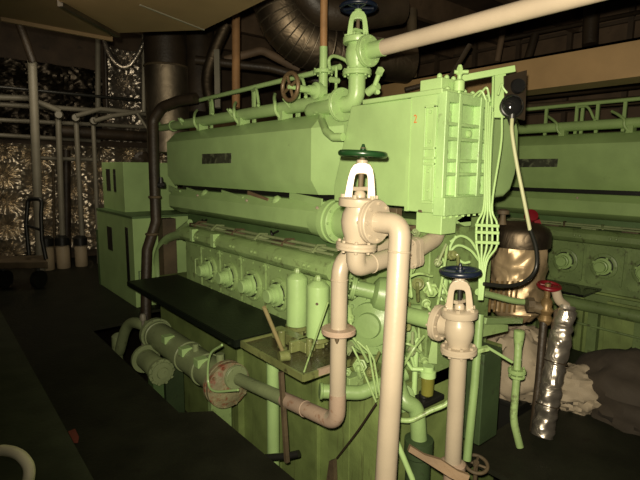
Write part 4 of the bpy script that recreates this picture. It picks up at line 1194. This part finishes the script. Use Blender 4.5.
s1 = ond(520, 363, 3.45)
tag(obj('cloth_sack', blob(MB(), s1 + V((0.02, 0.02, -0.02)), (0.27, 0.27, 0.27), 3.1, 0.22, 1.6, 48, 28), SACK), 'large off-white sack behind the green flanged pipe', 'sack')
s2_ = ond(576, 386, 3.35)
tag(obj('cloth_sack', blob(MB(), s2_, (0.26, 0.22, 0.155), 8.4, 0.3, 1.7, 48, 28), SACK), 'smaller off-white sack right of the foil wrapped pipe', 'sack')
s3_ = ond(640, 385, 3.2)
tag(obj('canvas_heap', blob(MB(), s3_ + V((0.04, -0.03, -0.06)), (0.40, 0.42, 0.27), 5.7, 0.2, 1.4, 48, 28), CANV), 'dark brown canvas heap at the right edge', 'canvas')
# low stack that carries the sacks
tag(obj('storage_chest', MB().box((3.02, 1.52, -0.9), (4.4, 2.25, -0.02)).box((3.0, 1.50, -0.02), (4.42, 2.27, 0.02)), BLK, bev=0.01), 'black chest under the sacks beyond the right floor plate', 'chest')

# ================================================================== CABINET, LEFT SIDE
xc0 = 1.79
CA = thing('control_cabinet', (2.1, 6.2, 0), 'green stepped electrical cabinet beyond the far end of the engine', 'cabinet')
z1 = onx(131, 217, xc0).z
obj('lower_case', MB().box((xc0, 5.5, 0), (2.7, 6.95, z1)), GC, CA, bev=0.008)
xu = xc0 + 0.12
ux0, ux1 = onx(124, 190, xu).y, onx(103, 190, xu).y
z2 = onx(124, 162, xu).z
obj('upper_case', MB().box((xu, ux0, z1), (2.6, ux1, z2)), GC, CA, bev=0.006)
obj('plinth_line', MB().box((xc0 - 0.004, 5.495, z1 - 0.02), (2.7, 6.95, z1 + 0.006)), GF, CA)
for (pa, pb) in (((106, 169), (111, 191)), ((113, 169), (116.5, 192))):
    a, b = onx(*pa, xu), onx(*pb, xu)
    obj('vent', MB().box((xu - 0.004, min(a.y, b.y), min(a.z, b.z)), (xu + 0.01, max(a.y, b.y), max(a.z, b.z))), BLK, CA)
for (pa, pb) in (((98, 230), (99.5, 285)), ((107, 226), (113, 251)), ((125, 227), (130.5, 283))):
    a, b = onx(*pa, xc0), onx(*pb, xc0)
    obj('slot', MB().box((xc0 - 0.004, min(a.y, b.y), min(a.z, b.z)), (xc0 + 0.01, max(a.y, b.y), max(a.z, b.z))), BLK if pa[0] != 98 else GF, CA)
hx = ony(138, 276, 5.5)
obj('handle', MB().tube([(hx.x, 5.49, hx.z - 0.08), (hx.x, 5.46, hx.z - 0.08), (hx.x, 5.46, hx.z + 0.06), (hx.x + 0.08, 5.46, hx.z + 0.06)], 0.008, 8), GF, CA)
mt = MB()
blob(mt, ond(142, 161, 6.2) , (0.12, 0.16, 0.12), 2.2, 0.2, 2.5, 24, 14)
tag(obj('dark_motor', mt, BRN), 'small dark lump of machinery on the green cabinet top', 'motor')

# dark brown vertical pipe
D5 = 5.15
DPp = thing('exhaust_drain_pipe', ond(147, 285, D5), 'dirty dark brown vertical pipe at the far engine end', 'pipe')
pts = [ond(196, 98, 4.9), ond(178, 101, 5.0), ond(162, 107, 5.1), ond(153, 120, D5), ond(154, 170, D5), ond(156, 222, D5), ond(147, 250, D5), ond(146, 283, D5), ond(146, 320, D5)]
obj('pipe', MB().tube(pts, 0.055, 14, R=0.12), BRN, DPp)
for y in (197, 234):
    obj('clamp', MB().torus(ond(155 if y < 220 else 152, y, D5), Z_, 0.058, 0.014, 18, 8), RUST, DPp)
tag(obj('stub_valve', MB().tube([ond(158, 185, 4.95), ond(165, 185, 4.95)], 0.03, 10).lathe(ond(161, 183, 4.95), Z_, [(0.03, -0.04), (0.02, 0.06)], 10), BLK), 'small black fitting on the dirty brown vertical pipe', 'fitting')

# ================================================================== FOIL BULKHEAD INSULATION
def quilt(name, x0, x1, z0, z1, Y, label, mat, seed, nx, nz):
    m = MB(); rows = []
    for j in range(nz + 1):
        row = []
        for i in range(nx + 1):
            x = x0 + (x1 - x0) * i / nx; z = z0 + (z1 - z0) * j / nz
            gx, gz = x / 0.50, z / 0.42 + 0.25 * math.floor(x / 0.5 + 0.5)
            fx, fz = gx - round(gx), gz - round(gz)
            d = math.hypot(fx, fz)
            ang = math.atan2(fz, fx)
            star = 1 - abs(math.sin(ang * 7 + 9 * noise.noise(V((round(gx) + 0.5, round(gz) + 0.3, seed))) + 1.5 * noise.noise(V((x * 4, z * 4, seed)))))
            h = 0.16 * min(1, d * 1.6) ** 0.6 + 0.085 * star * min(1, d * 5) * max(0, 0.85 - d) + 0.02 * noise.noise(V((x * 6, z * 6, seed))) + 0.02 * noise.noise(V((x * 15, z * 15, seed)))
            row.append(m.bm.verts.new((x, Y - h, z)))
        rows.append(row)
    for a, b in zip(rows, rows[1:]):
        for i in range(nx):
            m.bm.faces.new((a[i], a[i + 1], b[i + 1], b[i]))
    return tag(obj(name, m, mat), label, 'insulation')


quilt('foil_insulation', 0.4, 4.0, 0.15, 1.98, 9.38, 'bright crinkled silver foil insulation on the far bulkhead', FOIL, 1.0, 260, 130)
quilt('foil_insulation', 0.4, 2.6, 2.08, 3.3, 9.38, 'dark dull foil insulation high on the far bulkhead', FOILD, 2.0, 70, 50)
quilt('foil_insulation', 2.65, 3.6, 2.08, 3.7, 9.36, 'narrow shiny foil strip hanging beside the lagged column', SILV, 3.0, 40, 60)
for k, pts in enumerate(([(103, 35), (110, 55), (122, 67), (133, 62), (145, 40), (147, 30)],)):
    tag(obj('foil_swag', MB().tube(curve([ond(*p, 6.9) for p in pts], 6), 0.035, 10), SILV), 'sagging foil wrapped hose under the tan overhead platform', 'hose')

# vertical pipes on the left
for k, (a, b, r, d, mt_, lb_) in enumerate((
        ((32, 60), (40, 262), 0.052, 6.8, GREYP, 'thick grey green vertical pipe, leftmost before the foil bulkhead'),
        ((58, 112), (63, 248), 0.038, 7.4, GREYP, 'grey vertical pipe, second from left before the foil bulkhead'),
        ((76, 118), (82, 234), 0.034, 7.4, GREYP, 'slim grey vertical pipe, third from left before the foil bulkhead'),
        ((93, 118), (96, 205), 0.030, 7.4, GREYP, 'slim grey vertical pipe beside the green cabinet'),
        ((66, 150), (67, 262), 0.06, 8.2, BRN, 'dark brown post behind the grey vertical pipes'),
        ((53, 165), (55, 262), 0.02, 8.2, RUST, 'thin rusty post between the leftmost grey pipes'))):
    Yp = 7.9 + (d - 6.5) * 0.65
    tag(obj('vertical_pipe', MB().tube([ony(*a, Yp), V((ony(*b, Yp).x, Yp, 0.01 if k not in (1, 2) else 0.35))], r * 1.15, 14), mt_), lb_, 'pipe', 'left vertical pipes')
for k, (pts, r, d, mt_, lb_) in enumerate((
        ([(-20, 85), (146, 101)], 0.022, 7.0, BLK, 'thin black horizontal pipe, highest across the left bulkhead'),
        ([(-20, 97), (28, 98), (60, 111)], 0.04, 7.3, GREYP, 'grey pipe bending down toward the second vertical pipe'),
        ([(-20, 103), (60, 108), (146, 114)], 0.035, 7.5, GREYP, 'long grey horizontal pipe under the thin black pipe'),
        ([(76, 116), (100, 109), (138, 113)], 0.034, 7.2, GREYP, 'grey pipe bending right from the third vertical pipe'),
        ([(94, 121), (112, 116), (140, 112)], 0.032, 7.0, GREYP, 'grey pipe bending right from the fourth vertical pipe'),
        ([(-20, 119), (146, 127)], 0.03, 7.7, GREYP, 'faint lower grey horizontal pipe on the left bulkhead'),
        ([(57, 131), (148, 137)], 0.085, 7.6, BRN, 'thick dark horizontal pipe above the foil insulation'),
        ([(-20, 134), (100, 141)], 0.03, 7.8, GREYP, 'thin grey pipe just above the bright foil insulation'),
        ([(38, 158), (98, 160)], 0.03, 7.9, GREYP, 'thin grey crosspipe linking the vertical pipes'),
        ([(137, 113), (147, 128)], 0.02, 6.5, GREYP, 'short pale stay slanting near the dirty brown pipe'),
        ([(98, 38), (98, 110)], 0.04, 8.2, GREYP, 'dull vertical pipe rising behind the left horizontal pipes'),
        ([(105, 42), (107, 110)], 0.03, 8.2, BRN, 'dark thin vertical pipe rising behind the left horizontal pipes'),
        ([(144, 35), (144, 112)], 0.03, 6.6, GREYP, 'slim pipe left of the lagged column'),
        ([(18, 20), (26, 42), (33, 62)], 0.05, 6.6, BRN, 'dark pipe bending up into the tan overhead platform'),
        )):
    tag(obj('service_pipe', MB().tube([ony(*p, 7.9 + (d - 6.5) * 0.65) for p in pts], r * 1.1, 12, R=0.1 if len(pts) > 2 else None), mt_), lb_, 'pipe', 'left service pipes')
for (px, py, lb_) in ((59, 115, 'round pipe fitting on top of second vertical pipe'), (76, 118, 'round pipe fitting on top of third vertical pipe'), (94, 121, 'round pipe fitting on top of fourth vertical pipe')):
    tag(obj('pipe_elbow', MB().lathe(ony(px, py, 8.42), V((-0.3, -1, 0)), [(0.05, -0.06), (0.07, 0), (0.05, 0.06)], 16), GREYP), lb_, 'fitting')
# pale pots at the foot of the pipes
for (px, ya, yb, w, lb_) in ((48, 247, 270, 0.10, 'pale pot beside the black trolley handle'), (64, 246, 269, 0.10, 'pale pot under the second vertical pipe'), (82, 246, 268, 0.095, 'pale pot beside the green cabinet')):
    p = ony(px, yb, 8.49); q = ony(px, ya, 8.49)
    zb_ = 0.0
    tag(obj('pipe_pot', MB().lathe((p.x, p.y, zb_), Z_, [(w * 0.95, 0), (w, 0.02), (w, q.z), (w * 0.9, q.z + 0.02)], 20), paint('pot_%d' % px, (0.36, 0.29, 0.19), 0.6, 0.2, 0.25, (0.1, 0.07, 0.04), 9, 0.1)), lb_, 'pot')
    tag(obj('pipe_collar', MB().lathe((p.x, p.y, q.z + 0.02), Z_, [(w * 1.1, 0), (w * 1.1, 0.12), (w * 0.6, 0.16)], 20), BLK), 'black collar on the ' + lb_, 'collar')
# hand trolley
TY = thing('hand_trolley', onz(20, 300, 0), 'low brown trolley with black handle before the foil bulkhead', 'trolley')
d = 6.4
hb = [ond(29, 255, d), ond(26, 225, d), ond(28, 199, d), ond(42, 199, d), ond(41, 215, d), ond(42, 240, d), ond(46, 259, d)]
obj('handle', MB().tube(hb, 0.026, 10, R=0.06).tube([ond(26, 225, d), ond(41, 230, d)], 0.018, 8), BLK, TY)
bz = ond(20, 268, 6.3).z
k0 = ond(-30, 266, 6.3); k1 = ond(48, 268, 6.3)
obj('bed', MB().poly([V((k0.x - 0.3, k0.y, bz)), V((k1.x, k1.y, bz)), V((k1.x + 0.05, k1.y + 0.55, bz)), V((k0.x - 0.2, k0.y + 0.55, bz))], (0, 0, 0.09)), RUST, TY, bev=0.01)
for (px, py) in ((40, 280), (5, 281)):
    p = ond(px, 276, 6.35)
    obj('wheel', MB().lathe((p.x, p.y + 0.1, 0.12), V((0.6, -0.77, 0)), [(0.05, -0.03), (0.12, -0.03), (0.12, 0.03), (0.05, 0.03)], 20), BLK, TY)
    obj('axle_leg', MB().box((p.x - 0.02, p.y + 0.08, 0.1), (p.x + 0.02, p.y + 0.12, bz)), BLK, TY)

# lagged column and ducts behind engine top
LC = thing('lagged_column', ond(167, 110, 6.0), 'stained silver lagged column with dark upper half', 'column')
xx = ond(167, 90, 6.0)
za, zb2, zc2 = ond(167, 128, 6.0).z, ond(167, 68, 6.0).z, ond(167, 20, 6.0).z
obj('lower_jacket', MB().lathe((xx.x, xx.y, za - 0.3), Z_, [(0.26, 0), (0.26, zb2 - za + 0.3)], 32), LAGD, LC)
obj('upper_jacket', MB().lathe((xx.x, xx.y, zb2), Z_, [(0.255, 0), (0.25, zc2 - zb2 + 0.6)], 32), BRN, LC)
obj('rim', MB().torus((xx.x, xx.y, zb2), Z_, 0.258, 0.014, 32, 8), RUST, LC, label='rusty rim')
tag(obj('dark_column', MB().cyl(ond(200, 115, 6.3), ond(198, 10, 6.3), 0.2, n=20), BRN), 'dark round column right of the lagged column', 'column')
tag(obj('foil_hose', MB().tube(curve([ond(212, 110, 5.6), ond(207, 80, 5.6), ond(214, 52, 5.6), ond(226, 25, 5.6)], 6), 0.07, 14), LAG), 'narrow dull foil hose between dark column and rusty pipe', 'hose')
tag(obj('flat_duct', MB().bar(ond(218, 108, 5.5), ond(217, 50, 5.5), 0.06, 0.05, (0.6, 0.7, 0)), GREYP), 'slim grey upright strip behind the header pipe', 'strip')
tag(obj('rusty_pipe', MB().tube([ond(236, 108, 4.9), ond(236, 12, 4.9)], 0.042, 16), RUSTP), 'rusty vertical pipe rising behind the engine rail pipe', 'pipe')

# big corrugated lagged elbow
DU = thing('exhaust_duct', ond(300, 30, 4.6), 'large corrugated aluminium exhaust bend above the engine', 'duct')
path = curve([ond(278, -40, 4.4), ond(279, 0, 4.4), ond(291, 28, 4.45), ond(318, 46, 4.55), ond(360, 56, 4.7), ond(385, 60, 4.8), ond(408, 63, 4.9)], 14)
obj('lagging', MB().tube(path, [0.24 if i < 46 else 0.20 for i in range(len(path))], 36), LAG, DU)
for i in range(6, 56, 3):
    t_ = path[i + 1] - path[i - 1]
    obj('seam_band', MB().torus(path[i], t_, 0.24 if i < 46 else 0.20, 0.007, 36, 6), LAGD, DU)
tag(obj('upper_duct', MB().tube(curve([ond(300, -20, 4.0), ond(320, 8, 4.1), ond(352, 14, 4.2), ond(400, 8, 4.4)], 8), 0.14, 24), BRN), 'dark round duct crossing above the green top valve', 'duct')
# dim clutter behind the top of the engine
for k, (pts, r, d, mt_, lb_) in enumerate((
        ([(196, 60), (270, 68), (330, 84)], 0.05, 5.6, BRN, 'dark pipe crossing behind the rusty vertical pipe'),
        ([(240, 92), (330, 66)], 0.03, 5.2, BRN, 'dark slanting pipe behind the brown handwheel'),
        ([(225, 60), (262, 50), (300, 70)], 0.05, 5.8, WALLB, 'brown bent pipe under the corrugated bend'),
        ([(412, 10), (412, 80)], 0.06, 5.6, RUST, 'rusty stanchion left of the girder'),
        ([(592, -10), (590, 45)], 0.09, 5.9, BRN, 'dark stanchion standing behind the tan girder'),
        ([(505, 20), (497, 62)], 0.04, 6.2, WALLB, 'brown slanted brace above the tan girder'),
        ([(535, 35), (527, 62)], 0.05, 6.2, BRN, 'dark short brace above the tan girder'),
        ([(500, 40), (640, 12)], 0.03, 6.6, BRN, 'dark pipe high above the tan girder'),
        ([(405, 90), (450, 78), (470, 45)], 0.025, 4.8, BRN, 'dark thin pipe curving behind the vent cock'),
        ([(525, 96), (640, 84)], 0.05, 5.6, BRN, 'dark pipe under the tan girder, upper'),
        ([(525, 108), (640, 100)], 0.05, 5.7, RUST, 'rusty pipe under the tan girder, lower'))):
    tag(obj('overhead_pipe', MB().tube([ond(*p, d) for p in pts], r, 12, R=0.15 if len(pts) > 2 else None), mt_), lb_, 'pipe', 'overhead service pipes')

# ================================================================== NEAR LEFT: cream hoop and scrap
hp = [ond(-16, 505, 1.9), ond(-13, 466, 1.9), ond(-4, 452, 1.9), ond(9, 451, 1.9), ond(21, 456, 1.88), ond(29, 468, 1.86), ond(27, 484, 1.84), ond(18, 498, 1.84)]
HP = thing('handrail_hoop', V((hp[0].x, hp[0].y, 0)), 'curved cream pipe hoop at the lower left corner', 'handrail')
hc = curve(hp, 8)
obj('hoop', MB().tube([V((hc[0].x, hc[0].y, 0.02))] + hc + [V((hc[-1].x, hc[-1].y, 0.02))], 0.021, 14), HOOPM, HP)
obj('foot', MB().lathe((hc[0].x, hc[0].y, 0.014), Z_, [(0.05, 0), (0.05, 0.01), (0.02, 0.02)], 18), GF, HP)
obj('foot', MB().lathe((hc[-1].x, hc[-1].y, 0.014), Z_, [(0.05, 0), (0.05, 0.01), (0.02, 0.02)], 18), GF, HP)
q = [onz(68, 432, 0.002), onz(75, 429, 0.002), onz(79, 437, 0.002), onz(78, 443, 0.002), onz(74, 443, 0.002)]
tag(obj('paper_scrap', MB().poly(q, (0, 0, 0.003)), PINK), 'small faded red scrap lying on the dark floor', 'scrap')

# ================================================================== LIGHT
def lamp(name, typ, loc, energy, col=(1, 1, 1), **k):
    l = bpy.data.lights.new(name, typ)
    l.energy = energy; l.color = col
    for a, b in k.items(): setattr(l, a, b)
    o = bpy.data.objects.new(name, l); COL.objects.link(o)
    o.location = loc
    return o


def aim(o, target):
    o.rotation_euler = (V(target) - V(o.location)).to_track_quat('-Z', 'Y').to_euler()


fl_ = lamp('camera_flash', 'SPOT', CAM + u2 * 0.07 - r2 * 0.03 - fw * 0.02, 575, (1.0, 0.89, 0.67), spot_size=math.radians(105), spot_blend=1.0, shadow_soft_size=0.018)
aim(fl_, ond(408, 190, 3.0))
ov = lamp('ceiling_lamp', 'AREA', (1.2, 6.8, 2.9), 16, (1.0, 0.85, 0.62), size=1.2)
aim(ov, (1.4, 9.0, 0.8))
ov2 = lamp('passage_fill', 'AREA', (4.2, 3.2, 3.3), 1, (1.0, 0.78, 0.5), size=1.0)  # unseen fill added over the passage for ambient light
aim(ov2, (4.2, 3.0, 0))
ov3 = lamp('walkway_fill', 'AREA', (0.6, 3.2, 2.5), 4, (1.0, 0.85, 0.6), size=0.8)  # added fill with no visible source, lifts the dark left floor
aim(ov3, (1.9, 3.8, 0.8))

w = bpy.data.worlds.new('world'); bpy.context.scene.world = w
w.use_nodes = True
w.node_tree.nodes['Background'].inputs[0].default_value = (1.0, 0.8, 0.55, 1)
w.node_tree.nodes['Background'].inputs[1].default_value = 0.008

sc = bpy.context.scene
sc.view_settings.view_transform = 'Standard'
sc.view_settings.look = 'None'
sc.view_settings.exposure = 0.0
sc.cycles.use_denoising = True
sc.cycles.max_bounces = 6
